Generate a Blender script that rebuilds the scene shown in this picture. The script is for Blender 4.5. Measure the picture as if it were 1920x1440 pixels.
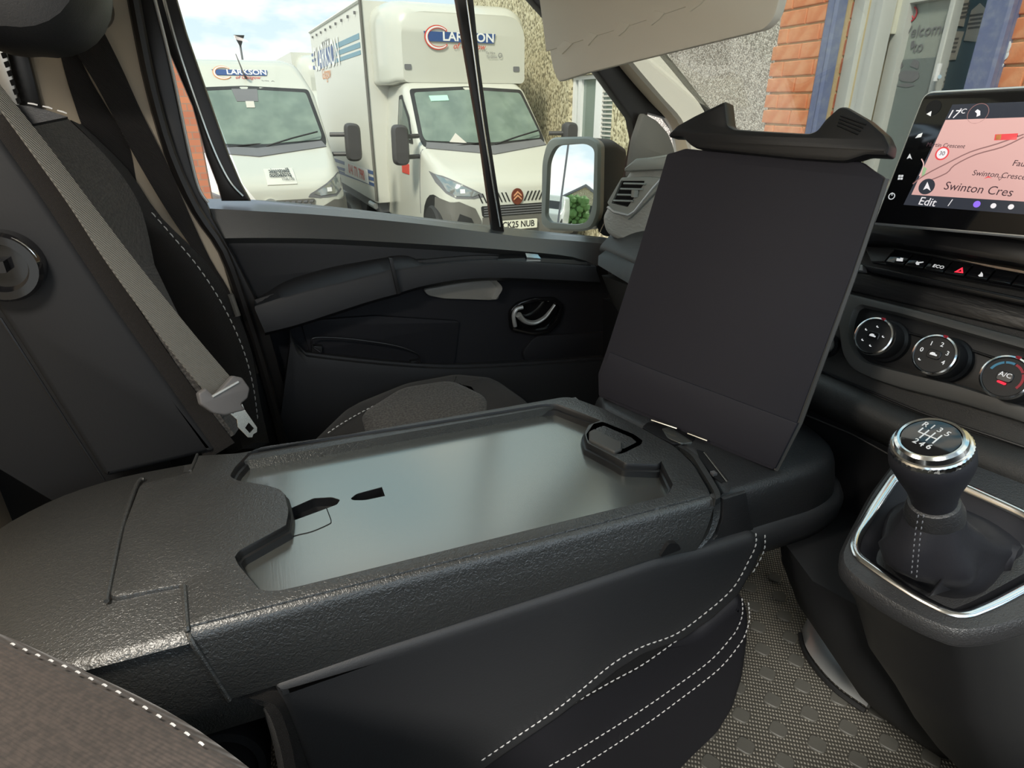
import bpy, bmesh, math, random
from mathutils import Vector, Matrix
from mathutils.bvhtree import BVHTree
from mathutils.geometry import tessellate_polygon, delaunay_2d_cdt
random.seed(4)
for o in list(bpy.data.objects): bpy.data.objects.remove(o)
C = bpy.context.scene.collection
V = Vector
PI = math.pi

# ------------------------------------------------------------------ camera
F = 1174.0                                   # focal length for a 1920 px wide frame
PITCH = math.atan(530 / F); YAW = math.radians(21.3)
CAM = V((0, 0, 1.75))
FW = V((math.sin(YAW)*math.cos(PITCH), math.cos(YAW)*math.cos(PITCH), -math.sin(PITCH)))
RT = V((math.cos(YAW), -math.sin(YAW), 0)); UP = RT.cross(FW)
cd = bpy.data.cameras.new('camera'); cam = bpy.data.objects.new('camera', cd); C.objects.link(cam)
cam.matrix_world = Matrix(((RT.x, UP.x, -FW.x, CAM.x), (RT.y, UP.y, -FW.y, CAM.y), (RT.z, UP.z, -FW.z, CAM.z), (0, 0, 0, 1)))
cd.sensor_width = 36; cd.lens = 36 * F / 1920; cd.clip_start = 0.01; cd.clip_end = 500
bpy.context.scene.camera = cam

# ------------------------------------------------------------------ world and sun
w = bpy.data.worlds.new('sky'); bpy.context.scene.world = w; w.use_nodes = True
nt = w.node_tree; nt.nodes.clear()
def wn(t, **k):
    n = nt.nodes.new(t)
    for a, b in k.items(): setattr(n, a, b)
    return n
tc = wn('ShaderNodeTexCoord'); sep = wn('ShaderNodeSeparateXYZ'); nt.links.new(tc.outputs['Generated'], sep.inputs[0])
mp = wn('ShaderNodeMapping'); mp.inputs['Scale'].default_value = (1, 1, 2.6); mp.inputs['Location'].default_value = (0.35, 0.1, 0.15); nt.links.new(tc.outputs['Generated'], mp.inputs[0])
no = wn('ShaderNodeTexNoise'); no.inputs['Scale'].default_value = 4.2; no.inputs['Detail'].default_value = 9; no.inputs['Roughness'].default_value = .55; nt.links.new(mp.outputs[0], no.inputs['Vector'])
cr = wn('ShaderNodeValToRGB'); cr.color_ramp.elements[0].position = .45; cr.color_ramp.elements[1].position = .58; nt.links.new(no.outputs['Fac'], cr.inputs[0])
gr = wn('ShaderNodeValToRGB'); gr.color_ramp.elements[0].color = (.66, .76, .86, 1); gr.color_ramp.elements[1].color = (.24, .50, .70, 1); gr.color_ramp.elements[1].position = .5
nt.links.new(sep.outputs['Z'], gr.inputs[0])
mx = wn('ShaderNodeMix', data_type='RGBA'); nt.links.new(cr.outputs[0], mx.inputs[0]); nt.links.new(gr.outputs[0], mx.inputs[6]); mx.inputs[7].default_value = (1.0, .97, .96, 1)
bg = wn('ShaderNodeBackground'); bg.inputs[1].default_value = 1.0; nt.links.new(mx.outputs[2], bg.inputs[0])
ow = wn('ShaderNodeOutputWorld'); nt.links.new(bg.outputs[0], ow.inputs[0])
sd = bpy.data.lights.new('sun', 'SUN'); sd.energy = 2.6; sd.angle = math.radians(6); sd.color = (1, .95, .86)
so = bpy.data.objects.new('sun', sd); C.objects.link(so)
sd.angle = math.radians(11)
so.rotation_euler = V((0.62, 0.60, -0.85)).to_track_quat('-Z', 'Y').to_euler()
vs = bpy.context.scene.view_settings
vs.view_transform = 'Standard'; vs.look = 'None'; vs.gamma = 1; vs.use_curve_mapping = False; vs.exposure = 0.98
GZ = -0.2                                     # the tarmac outside

# ------------------------------------------------------------------ materials
MATS = {}
def mat(name, col, rough=.5, metal=0, bump=None, var=None, spec=.5, emit=None, coat=0, sheen=0, aniso=None, fn=None, ior=None):
    """bump=(kind, scale, strength, dist); var=(scale, second colour, lo, hi)"""
    m = bpy.data.materials.new(name); m.use_nodes = True; n = m.node_tree; p = n.nodes['Principled BSDF']
    p.inputs['Base Color'].default_value = (*col, 1); p.inputs['Roughness'].default_value = rough; p.inputs['Metallic'].default_value = metal
    p.inputs['Specular IOR Level'].default_value = spec
    if ior: p.inputs['IOR'].default_value = ior
    if coat: p.inputs['Coat Weight'].default_value = coat; p.inputs['Coat Roughness'].default_value = .05
    if sheen: p.inputs['Sheen Weight'].default_value = sheen; p.inputs['Sheen Roughness'].default_value = .4
    if emit: p.inputs['Emission Color'].default_value = (*emit[0], 1); p.inputs['Emission Strength'].default_value = emit[1]
    g = n.nodes.new('ShaderNodeTexCoord')
    if var:
        t = n.nodes.new('ShaderNodeTexNoise'); t.inputs['Scale'].default_value = var[0]; t.inputs['Detail'].default_value = 5
        n.links.new(g.outputs['Object'], t.inputs['Vector'])
        r = n.nodes.new('ShaderNodeValToRGB'); r.color_ramp.elements[0].color = (*col, 1); r.color_ramp.elements[1].color = (*var[1], 1)
        r.color_ramp.elements[0].position = var[2]; r.color_ramp.elements[1].position = var[3]
        n.links.new(t.outputs['Fac'], r.inputs[0]); n.links.new(r.outputs[0], p.inputs['Base Color'])
    if bump:
        kind, sc, st, dist = bump
        if kind == 'grain':
            t = n.nodes.new('ShaderNodeTexVoronoi'); t.feature = 'SMOOTH_F1'; t.inputs['Scale'].default_value = sc
            t.inputs['Randomness'].default_value = 1
            nn = n.nodes.new('ShaderNodeTexNoise'); nn.inputs['Scale'].default_value = sc*.7
            ad = n.nodes.new('ShaderNodeMixRGB'); ad.inputs[0].default_value = .012
            n.links.new(g.outputs['Object'], nn.inputs['Vector']); n.links.new(g.outputs['Object'], ad.inputs[1]); n.links.new(nn.outputs['Color'], ad.inputs[2])
            n.links.new(ad.outputs[0], t.inputs['Vector']); h = t.outputs['Distance']
        elif kind == 'noise':
            t = n.nodes.new('ShaderNodeTexNoise'); t.inputs['Scale'].default_value = sc; t.inputs['Detail'].default_value = 4
            n.links.new(g.outputs['Object'], t.inputs['Vector']); h = t.outputs['Fac']
        elif kind in ('weave', 'ribs', 'brush'):
            mpn = n.nodes.new('ShaderNodeMapping'); n.links.new(g.outputs['Object'], mpn.inputs[0])
            if kind == 'brush':
                t = n.nodes.new('ShaderNodeTexNoise'); t.inputs['Scale'].default_value = sc; mpn.inputs['Scale'].default_value = (1, .04, 1); t.inputs['Detail'].default_value = 3
                n.links.new(mpn.outputs[0], t.inputs['Vector']); h = t.outputs['Fac']
            else:
                t = n.nodes.new('ShaderNodeTexWave'); t.inputs['Scale'].default_value = sc; t.bands_direction = 'DIAGONAL'; t.inputs['Distortion'].default_value = .6
                n.links.new(mpn.outputs[0], t.inputs['Vector']); h = t.outputs['Fac']
                if kind == 'weave':
                    t2 = n.nodes.new('ShaderNodeTexWave'); t2.inputs['Scale'].default_value = sc*1.2; t2.bands_direction = 'X'; t2.inputs['Distortion'].default_value = .6
                    n.links.new(mpn.outputs[0], t2.inputs['Vector'])
                    mu = n.nodes.new('ShaderNodeMath'); mu.operation = 'MULTIPLY'; n.links.new(h, mu.inputs[0]); n.links.new(t2.outputs['Fac'], mu.inputs[1]); h = mu.outputs[0]
        b = n.nodes.new('ShaderNodeBump'); b.inputs['Strength'].default_value = st; b.inputs['Distance'].default_value = dist
        n.links.new(h, b.inputs['Height']); n.links.new(b.outputs[0], p.inputs['Normal'])
        if fn: fn(n, p, h, g)
    elif fn: fn(n, p, None, g)
    MATS[name] = m; return m
def glass(name, tint, refl=1.0):
    m = bpy.data.materials.new(name); m.use_nodes = True; n = m.node_tree; n.nodes.clear()
    t = n.nodes.new('ShaderNodeBsdfTransparent'); t.inputs[0].default_value = (*tint, 1)
    s = n.nodes.new('ShaderNodeBsdfGlossy'); s.inputs['Roughness'].default_value = .01
    f = n.nodes.new('ShaderNodeFresnel'); f.inputs[0].default_value = 1.4
    mu = n.nodes.new('ShaderNodeMath'); mu.operation = 'MULTIPLY'; mu.inputs[1].default_value = refl; n.links.new(f.outputs[0], mu.inputs[0])
    x = n.nodes.new('ShaderNodeMixShader'); o = n.nodes.new('ShaderNodeOutputMaterial')
    n.links.new(mu.outputs[0], x.inputs[0]); n.links.new(t.outputs[0], x.inputs[1]); n.links.new(s.outputs[0], x.inputs[2]); n.links.new(x.outputs[0], o.inputs[0])
    return m
M = dict(
 shell=mat('grained_plastic', (.038, .039, .038), .40, bump=('grain', 300, .5, .0016), ior=2.0),
 head=mat('grained_plastic_dark', (.021, .021, .022), .44, bump=('grain', 380, .4, .0012), ior=1.7),
 tray=mat('satin_tray', (.33, .34, .315), .22, metal=.85, bump=('brush', 500, .10, .0004)),
 black=mat('black_plastic', (.013, .013, .014), .42, bump=('grain', 700, .15, .0006)),
 smooth=mat('smooth_black', (.012, .012, .013), .3),
 gloss=mat('gloss_black', (.008, .008, .009), .08, coat=.5),
 void=mat('dark_cavity', (.004, .004, .005), .8),
 board=mat('board_plastic', (.032, .030, .037), .62, spec=.25, bump=('noise', 900, .12, .0005)),
 door=mat('door_plastic', (.023, .024, .027), .50, spec=.4, bump=('grain', 600, .3, .0008)),
 door_mid=mat('door_plastic_blue', (.015, .0155, .019), .6, spec=.25, bump=('grain', 600, .25, .0008)),
 leather=mat('leatherette', (.034, .035, .038), .50, spec=.45, bump=('grain', 340, .25, .0008)),
 leather_dk=mat('leatherette_dark', (.017, .017, .021), .6, spec=.3, bump=('noise', 500, .2, .0008)),
 fabric=mat('grey_fabric', (.125, .115, .105), .95, bump=('weave', 190, .7, .0012), sheen=.2, var=(220, (.045, .041, .038), .35, .6)),
 fabric_dk=mat('dark_fabric', (.020, .018, .017), .95, spec=.2, bump=('weave', 240, .6, .001), sheen=.15),
 fabric_dr=mat('driver_fabric', (.075, .060, .053), .95, bump=('ribs', 150, .5, .001), sheen=.2, var=(160, (.05, .042, .038), .38, .62)),
 seatside=mat('seat_side_vinyl', (.016, .0165, .018), .6, spec=.3, bump=('noise', 300, .12, .001)),
 thread=mat('white_thread', (.62, .62, .62), .8),
 belt=mat('grey_webbing', (.16, .155, .14), .62, bump=('ribs', 150, .8, .0012)),
 belt_dk=mat('dark_webbing', (.018, .015, .015), .75, bump=('ribs', 150, .5, .001)),
 tonguep=mat('grey_buckle_plastic', (.13, .125, .125), .45),
 steel=mat('bright_steel', (.72, .70, .62), .25, metal=1),
 chrome=mat('satin_chrome', (.82, .83, .82), .16, metal=1),
 silver=mat('silver_paint', (.60, .61, .60), .34, metal=.55),
 beige=mat('beige_trim', (.58, .49, .37), .75, bump=('noise', 400, .1, .001)),
 cream=mat('cream_trim', (.80, .75, .66), .7, bump=('noise', 400, .1, .001)),
 visor=mat('visor_vinyl', (.88, .85, .73), .7, bump=('noise', 350, .12, .001)),
 rubber=mat('seal_rubber', (.010, .010, .010), .6),
 frame=mat('door_frame_black', (.016, .014, .013), .35),
 headliner=mat('headliner', (.66, .63, .56), .95),
 white=mat('white_paint', (.56, .56, .50), .25, coat=.4),
 panelw=mat('white_panel', (.64, .635, .58), .35),
 badge=mat('badge_maroon', (.14, .035, .02), .3), copper=mat('copper_mark', (.62, .30, .16), .35), greyp=mat('grey_bumper', (.13, .125, .113), .6), ventgrey=mat('vent_grey', (.30, .31, .28), .4), pocket=mat('pocket_grey', (.30, .29, .26), .5), sill=mat('sill_plastic', (.045, .048, .048), .36, bump=('grain', 600, .25, .0006), ior=1.9), panelgrey=mat('panel_grey', (.075, .073, .068), .42),
 blue=mat('navy_vinyl', (.035, .085, .25), .4), steelblue=mat('blue_stripe', (.12, .27, .36), .4),
 mirror_dark=mat('dark_mirror_plastic', (.055, .052, .052), .5),
 red=mat('red_vinyl', (.62, .06, .04), .4), orange=mat('orange_vinyl', (.75, .30, .10), .4),
 lampw=mat('lamp_clear', (.34, .36, .35), .12, metal=.6), tyre=mat('tyre', (.03, .03, .03), .8),
 platew=mat('number_plate_white', (.75, .74, .62), .4), ink=mat('black_ink', (.02, .02, .02), .5),
 inkgrey=mat('grey_ink', (.16, .16, .17), .5), inkw=mat('white_ink', (.80, .80, .80), .5),
 paper=mat('paper', (.58, .55, .50), .8), paperg=mat('green_card', (.45, .75, .62), .7),
 door_w=mat('white_door_paint', (.56, .57, .54), .5), bluewall=mat('blue_wall', (.10, .17, .22), .7),
 pipe=mat('blue_gloss_paint', (.15, .18, .32), .35, bump=('noise', 60, .3, .002), var=(40, (.22, .25, .36), .45, .7)),
 mortar=mat('mortar', (.58, .47, .27), .95, bump=('noise', 150, .6, .003)),
 walld=mat('cream_paint', (.62, .60, .56), .6),
 glass=glass('tinted_glass', (.82, .83, .79), .4), windscreen=glass('truck_glass', (.44, .56, .50), 1.0), glassd=glass('door_glass', (.75, .80, .78), .8),
 mirror=mat('mirror_glass', (.95, .96, .96), .01, metal=1),
 asphalt=mat('worn_concrete', (.26, .25, .23), .9, bump=('noise', 60, .5, .01), var=(30, (.38, .36, .33), .4, .7)),
 leaf=mat('leaves', (.10, .20, .05), .7), fence=mat('green_fence', (.10, .16, .12), .6),
 redglow=mat('red_lit', (.6, .02, .03), .4, emit=((1, .03, .06), .7)), icon=mat('white_lit', (.7, .7, .7), .4, emit=((1, 1, 1), .22)),
 blueglow=mat('blue_mark', (.08, .32, .50), .5), redmark=mat('red_mark', (.50, .03, .05), .5),
 scr=mat('screen_dark', (.012, .014, .018), .15, emit=((.10, .11, .14), 0.180)),
 map=mat('map_pink', (.25, .16, .15), .2, emit=((.86, .50, .46), 0.372)),
 road=mat('map_road_light', (.2, .1, .1), .3, emit=((.95, .63, .58), 0.432)), roadd=mat('map_road_dark', (.1, .05, .05), .3, emit=((.36, .19, .18), 0.360)),
 scrwhite=mat('screen_white', (.3, .3, .3), .3, emit=((.95, .9, .92), 0.420)), scrdark=mat('screen_text', (.02, .015, .02), .3, emit=((.10, .05, .06), 0.300)),
 scrred=mat('screen_red', (.3, .03, .03), .3, emit=((.85, .09, .10), 0.420)), scrpurple=mat('screen_purple', (.1, .05, .3), .3, emit=((.30, .16, .85), 0.480)), scrgreen=mat('screen_green', (.1, .2, .1), .3, emit=((.45, .62, .35), 0.360)),
 knobrub=mat('knob_rubber', (.014, .014, .015), .5), purpleblue=mat('wood_strip', (.016, .015, .015), .34, bump=('brush', 260, .5, .0012)),
 sparkle=mat('brushed_strip', (.42, .43, .40), .42, bump=('brush', 200, .9, .002)),
 dash=mat('dash_plastic', (.032, .031, .029), .45, bump=('grain', 500, .35, .001)),
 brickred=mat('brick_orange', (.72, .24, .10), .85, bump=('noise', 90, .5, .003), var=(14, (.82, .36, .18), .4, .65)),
 brickshade=mat('brick_orange_shaded', (.42, .11, .06), .85, bump=('noise', 90, .5, .003), var=(14, (.52, .17, .09), .4, .65)),  # the orange brick again, with shade painted into its colour
)
def pebble_fn(c1, c2, c3, sc):
    def fn(n, p, h, g):
        t = n.nodes.new('ShaderNodeTexVoronoi'); t.inputs['Scale'].default_value = sc; n.links.new(g.outputs['Object'], t.inputs['Vector'])
        s = n.nodes.new('ShaderNodeSeparateColor'); n.links.new(t.outputs['Color'], s.inputs[0])
        r = n.nodes.new('ShaderNodeValToRGB'); e = r.color_ramp.elements; e[0].color = (*c1, 1); e[1].color = (*c3, 1)
        x = e.new(.5); x.color = (*c2, 1); e[0].position = .12; e[-1].position = .9
        n.links.new(s.outputs[0], r.inputs[0]); n.links.new(r.outputs[0], p.inputs['Base Color'])
        b = n.nodes.new('ShaderNodeBump'); b.inputs['Strength'].default_value = .8; b.inputs['Distance'].default_value = .006; b.invert = True
        n.links.new(t.outputs['Distance'], b.inputs['Height']); n.links.new(b.outputs[0], p.inputs['Normal'])
    return fn
M['pebble'] = mat('pebbledash', (.5, .45, .4), .9, fn=pebble_fn((.24, .20, .17), (.52, .46, .40), (.74, .68, .61), 120))
M['pebbley'] = mat('pebbledash_far', (.5, .45, .4), .9, fn=pebble_fn((.20, .17, .10), (.50, .44, .28), (.66, .60, .42), 26))
def mat_floor():
    def fn(n, p, h, g):
        mpn = n.nodes.new('ShaderNodeMapping'); mpn.inputs['Rotation'].default_value = (0, 0, .6); n.links.new(g.outputs['Object'], mpn.inputs[0])
        a = n.nodes.new('ShaderNodeTexWave'); a.bands_direction = 'X'; a.inputs['Scale'].default_value = 52
        b = n.nodes.new('ShaderNodeTexWave'); b.bands_direction = 'Y'; b.inputs['Scale'].default_value = 36
        for q in (a, b): q.inputs['Distortion'].default_value = .8; q.inputs['Detail Scale'].default_value = 3; n.links.new(mpn.outputs[0], q.inputs['Vector'])
        mu = n.nodes.new('ShaderNodeMath'); mu.operation = 'MULTIPLY'; n.links.new(a.outputs['Fac'], mu.inputs[0]); n.links.new(b.outputs['Fac'], mu.inputs[1])
        r = n.nodes.new('ShaderNodeValToRGB'); r.color_ramp.elements[0].color = (.035, .033, .028, 1); r.color_ramp.elements[1].color = (.24, .225, .19, 1); r.color_ramp.elements[1].position = .7
        n.links.new(mu.outputs[0], r.inputs[0]); n.links.new(r.outputs[0], p.inputs['Base Color'])
        bb = n.nodes.new('ShaderNodeBump'); bb.inputs['Strength'].default_value = .8; bb.inputs['Distance'].default_value = .003
        n.links.new(mu.outputs[0], bb.inputs['Height']); n.links.new(bb.outputs[0], p.inputs['Normal'])
    return mat('rubber_mat', (.1, .1, .09), .6, fn=fn)
M['floor'] = mat_floor()
M['stud'] = mat('mat_stud', (.075, .073, .064), .55, bump=('noise', 400, .2, .001))

# ------------------------------------------------------------------ frames and pixel rays
def ray(p): return FW + RT*((p[0]-960)/F) + UP*(-(p[1]-720)/F)
class Pl:
    """a plane with its own axes: u right, v up, n outward"""
    def __init__(s, o, n, u=None):
        s.o = V(o); s.n = V(n).normalized()
        if u is None:
            u = V((0, 0, 1)).cross(s.n) if abs(s.n.z) < .99 else V((1, 0, 0))
        u = V(u); s.u = (u - s.n*u.dot(s.n)).normalized(); s.v = s.n.cross(s.u)
    def W(s, a, b, c=0): return s.o + s.u*a + s.v*b + s.n*c
    def at(s, p):
        r = ray(p); t = (s.o - CAM).dot(s.n) / r.dot(s.n); return CAM + r*t
    def L(s, p): q = s.at(p) - s.o; return (q.dot(s.u), q.dot(s.v))
    def Ls(s, ps): return [s.L(p) for p in ps]
    def up(s, d): return Pl(s.o + s.n*d, s.n, s.u)
def PZ(z): return Pl((0, 0, z), (0, 0, 1), (1, 0, 0))
def PY(y): return Pl((0, y, 0), (0, -1, 0), (1, 0, 0))
def PX(x): return Pl((x, 0, 0), (-1, 0, 0), (0, -1, 0))

# ------------------------------------------------------------------ objects
ORG = {}
def link(o, parent):
    C.objects.link(o)
    if parent is not None: o.parent = parent
    return o
def finish(me, ang=32):
    me.shade_smooth(); me.set_sharp_from_angle(angle=math.radians(ang))
def obj(name, bm, m, parent=None, kind=None, label=None, ang=32):
    bmesh.ops.remove_doubles(bm, verts=bm.verts, dist=1e-6)
    bmesh.ops.recalc_face_normals(bm, faces=bm.faces)
    me = bpy.data.meshes.new(name)
    org = V((0, 0, 0))
    if parent is not None: org = ORG[parent]
    else:
        co = [v.co for v in bm.verts]
        org = V(((min(c.x for c in co)+max(c.x for c in co))/2, (min(c.y for c in co)+max(c.y for c in co))/2, min(c.z for c in co)))
    bmesh.ops.translate(bm, vec=-org, verts=bm.verts)
    bm.to_mesh(me); bm.free()
    for x in (m if isinstance(m, (list, tuple)) else [m]): me.materials.append(M[x] if isinstance(x, str) else x)
    finish(me, ang)
    o = bpy.data.objects.new(name, me); link(o, parent)
    if parent is None: o.location = org
    ORG[o] = org
    if kind: o['kind'] = kind
    if label: o['label'] = label
    return o
def thing(name, label, cat, loc=(0, 0, 0), group=None, kind=None):
    o = bpy.data.objects.new(name, None); C.objects.link(o); o.location = loc; o.empty_display_size = .05
    ORG[o] = V(loc)
    if kind: o['kind'] = kind
    else: o['label'] = label; o['category'] = cat
    if group: o['group'] = group
    return o
def tag(o, label, cat, group=None):
    o['label'] = label; o['category'] = cat
    if group: o['group'] = group
    return o
def NB(): return bmesh.new()

# ------------------------------------------------------------------ 2D helpers
def rnd(poly, r, seg=4):
    n = len(poly); out = []
    for i in range(n):
        a, b, c = V(poly[i-1]), V(poly[i]), V(poly[(i+1) % n])
        rr = r[i] if isinstance(r, (list, tuple)) else r
        d1 = (a-b).length; d2 = (c-b).length; q = min(rr, d1*.45, d2*.45)
        if q < 1e-5: out.append((b.x, b.y)); continue
        p0 = b+(a-b).normalized()*q; p1 = b+(c-b).normalized()*q
        for k in range(seg+1):
            t = k/seg; x = p0*(1-t)**2 + b*2*t*(1-t) + p1*t*t; out.append((x.x, x.y))
    return out
def area(p): return sum(p[i-1][0]*p[i][1]-p[i][0]*p[i-1][1] for i in range(len(p)))/2
def ccw(p): return list(p) if area(p) > 0 else list(reversed(p))
def inset(p, d):
    """positive d moves a ccw ring inwards"""
    n = len(p); out = []
    for i in range(n):
        a, b, c = V(p[i-1]), V(p[i]), V(p[(i+1) % n])
        e1 = (b-a); e2 = (c-b)
        if e1.length < 1e-9 or e2.length < 1e-9: out.append(tuple(b)); continue
        n1 = V((-e1.y, e1.x)).normalized(); n2 = V((-e2.y, e2.x)).normalized()
        m = n1+n2
        if m.length < 1e-6: out.append(tuple(b)); continue
        m.normalize(); k = d/max(.35, m.dot(n1)); out.append((b.x+m.x*k, b.y+m.y*k))
    return out
def ring(bm, pl, poly, c): return [bm.verts.new(pl.W(x, y, c)) for x, y in poly]
def bridge(bm, A, B):
    n = len(A)
    for i in range(n):
        try: bm.faces.new((A[i-1], A[i], B[i], B[i-1]))
        except ValueError: pass
def cap(bm, rings):
    pts = [[v.co.copy() for v in r] for r in rings]; fl = [v for r in rings for v in r]
    # tessellate in the best plane
    for t in tessellate_polygon(pts):
        try: bm.faces.new([fl[i] for i in t])
        except ValueError: pass
def cap2(bm, rings, pl):
    pts = []; vs3 = []; ed = []; polys = []
    for r in rings:
        n0 = len(pts); q = [((v.co-pl.o).dot(pl.u), (v.co-pl.o).dot(pl.v)) for v in r]; polys.append(q)
        pts += [V(p) for p in q]; vs3 += r; ed += [(n0+i, n0+(i+1) % len(r)) for i in range(len(r))]
    o2, _, fs, ov, *_ = delaunay_2d_cdt(pts, ed, [], 0, 1e-7)
    ref = [vs3[ov[i][0]] if ov[i] else None for i in range(len(o2))]
    for i, r in enumerate(ref):
        if r is None: ref[i] = bm.verts.new(pl.W(o2[i].x, o2[i].y, (rings[0][0].co-pl.o).dot(pl.n)))
    for f in fs:
        c = sum((o2[i] for i in f), V((0, 0)))/len(f)
        if inside(c, polys[0]) and not any(inside(c, q) for q in polys[1:]):
            try: bm.faces.new([ref[i] for i in f])
            except ValueError: pass
def stack(bm, pl, poly, prof, holes=(), bottom=True, top=True):
    if len(holes) and all(not h[3] for h in holes) and abs((prof[-1][1]-prof[0][1])-holes[0][1]) < 1e-6: bottom = False
    """prof: list of (inset, height). holes: list of (poly, depth, draft, floor)"""
    poly = ccw(poly); rs = []
    for d, c in prof: rs.append(ring(bm, pl, inset(poly, d) if abs(d) > 1e-7 else poly, c))
    for a, b in zip(rs, rs[1:]): bridge(bm, a, b)
    zt = prof[-1][1]; hr = []
    for h in holes:
        hp, dep, draft, fl = h; hp = ccw(hp)
        r0 = ring(bm, pl, inset(hp, 0), zt); hr.append(r0)
        rr = ring(bm, pl, inset(hp, draft*.35), zt-dep*.15); bridge(bm, r0, rr)
        r1 = ring(bm, pl, inset(hp, draft), zt-dep); bridge(bm, rr, r1)
        if fl: cap(bm, [r1])
    if top: (cap2(bm, [rs[-1]]+hr, pl) if hr else cap(bm, [rs[-1]]))
    if bottom: cap(bm, [rs[0]])
    return bm
def rprof(h, r, base=0., seg=4, draft=0.):
    """wall up from base with a rounded top edge of radius r; ends at height h"""
    out = [(0, base)]
    for k in range(seg+1):
        a = PI/2*k/seg; out.append((draft + r*(1-math.cos(a)), h-r+r*math.sin(a)))
    return out
def plate(name, pl, pxs, h, m, parent, rad=0, bev=.001, base=0., holes=(), seg=2, local=False, label=None, draft=0., kind=None):
    poly = pxs if local else pl.Ls(pxs)
    if rad: poly = rnd(poly, rad)
    bm = NB(); stack(bm, pl, poly, rprof(h, bev, base, seg, draft), [( (rnd(q if local else pl.Ls(q), hr_) if hr_ else (q if local else pl.Ls(q))), dd, df, fl) for q, hr_, dd, df, fl in holes])
    return obj(name, bm, m, parent, label=label, kind=kind)
def box(bm, c, s, rot=None):
    r = bmesh.ops.create_cube(bm, size=1)['verts']; mt = Matrix.Translation(V(c)) @ (rot.to_4x4() if rot else Matrix()) @ Matrix.Diagonal((*s, 1))
    bmesh.ops.transform(bm, matrix=mt, verts=r); return r
def basis(d):
    d = V(d).normalized(); a = V((0, 0, 1)) if abs(d.z) < .9 else V((1, 0, 0)); x = a.cross(d).normalized(); return x, d.cross(x), d
def tube(bm, pts, r, seg=8, flat=1.0, caps=True):
    pts = [V(p) for p in pts]; rs = []; n = len(pts); x = None
    for i, p in enumerate(pts):
        d = (pts[min(i+1, n-1)]-pts[max(i-1, 0)]).normalized()
        if x is None: x, y, _ = basis(d)
        x = (x-d*x.dot(d)).normalized(); y = d.cross(x); rr = r[i] if isinstance(r, (list, tuple)) else r
        rs.append([bm.verts.new(p + x*math.cos(2*PI*k/seg)*rr + y*math.sin(2*PI*k/seg)*rr*flat) for k in range(seg)])
    for a, b in zip(rs, rs[1:]): bridge(bm, a, b)
    if caps:
        bm.faces.new(rs[0]); bm.faces.new(rs[-1])
def lathe(bm, pl, prof, seg=40, rfun=None):
    """prof (radius, height) about pl.n"""
    rs = []
    for i, (r, h) in enumerate(prof):
        rs.append([bm.verts.new(pl.W(math.cos(2*PI*k/seg)*(r if not rfun else rfun(i, k, r)), math.sin(2*PI*k/seg)*(r if not rfun else rfun(i, k, r)), h)) for k in range(seg)])
    for a, b in zip(rs, rs[1:]): bridge(bm, a, b)
    bm.faces.new(rs[0]); bm.faces.new(rs[-1])
def crv(pts, n=24, closed=False):
    """catmull-rom resample"""
    P = [V(p) for p in pts]; m = len(P); out = []
    segs = m if closed else m-1
    for i in range(segs):
        if closed: a, b, c, d = P[(i-1) % m], P[i], P[(i+1) % m], P[(i+2) % m]
        else: a, b, c, d = P[max(i-1, 0)], P[i], P[i+1], P[min(i+2, m-1)]
        k = max(1, round(n/segs))
        for j in range(k):
            t = j/k; out.append(.5*((2*b)+(c-a)*t+(2*a-5*b+4*c-d)*t*t+(3*b-a-3*c+d)*t**3))
    if not closed: out.append(P[-1])
    return out
def resamp(pts, n):
    P = [V(p) for p in pts]; L = [0]
    for a, b in zip(P, P[1:]): L.append(L[-1]+(b-a).length)
    out = []
    for k in range(n):
        s = L[-1]*k/(n-1); i = 0
        while i < len(L)-2 and L[i+1] < s: i += 1
        t = (s-L[i])/max(1e-9, L[i+1]-L[i]); out.append(P[i].lerp(P[i+1], min(1, t)))
    return out
def grid(bm, rows, thick=None):
    g = [[bm.verts.new(p) for p in r] for r in rows]
    for a, b in zip(g, g[1:]):
        for i in range(len(a)-1): bm.faces.new((a[i], a[i+1], b[i+1], b[i]))
    if thick is not None:
        t = V(thick); h = [[bm.verts.new(v.co+t) for v in r] for r in g]
        for a, b in zip(h, h[1:]):
            for i in range(len(a)-1): bm.faces.new((a[i], b[i], b[i+1], a[i+1]))
        loop = g[0]+[r[-1] for r in g[1:]]+list(reversed(g[-1][:-1]))+[r[0] for r in reversed(g[1:-1])]
        loo2 = h[0]+[r[-1] for r in h[1:]]+list(reversed(h[-1][:-1]))+[r[0] for r in reversed(h[1:-1])]
        bridge(bm, loop, loo2)
    return bm
def skin(name, lines, m, parent, thick=None, n=24, smooth=True, **k):
    rows = [resamp(crv(l, 30) if (smooth and len(l) > 2) else l, n) for l in lines]
    return obj(name, grid(NB(), rows, thick), m, parent, **k)
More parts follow.
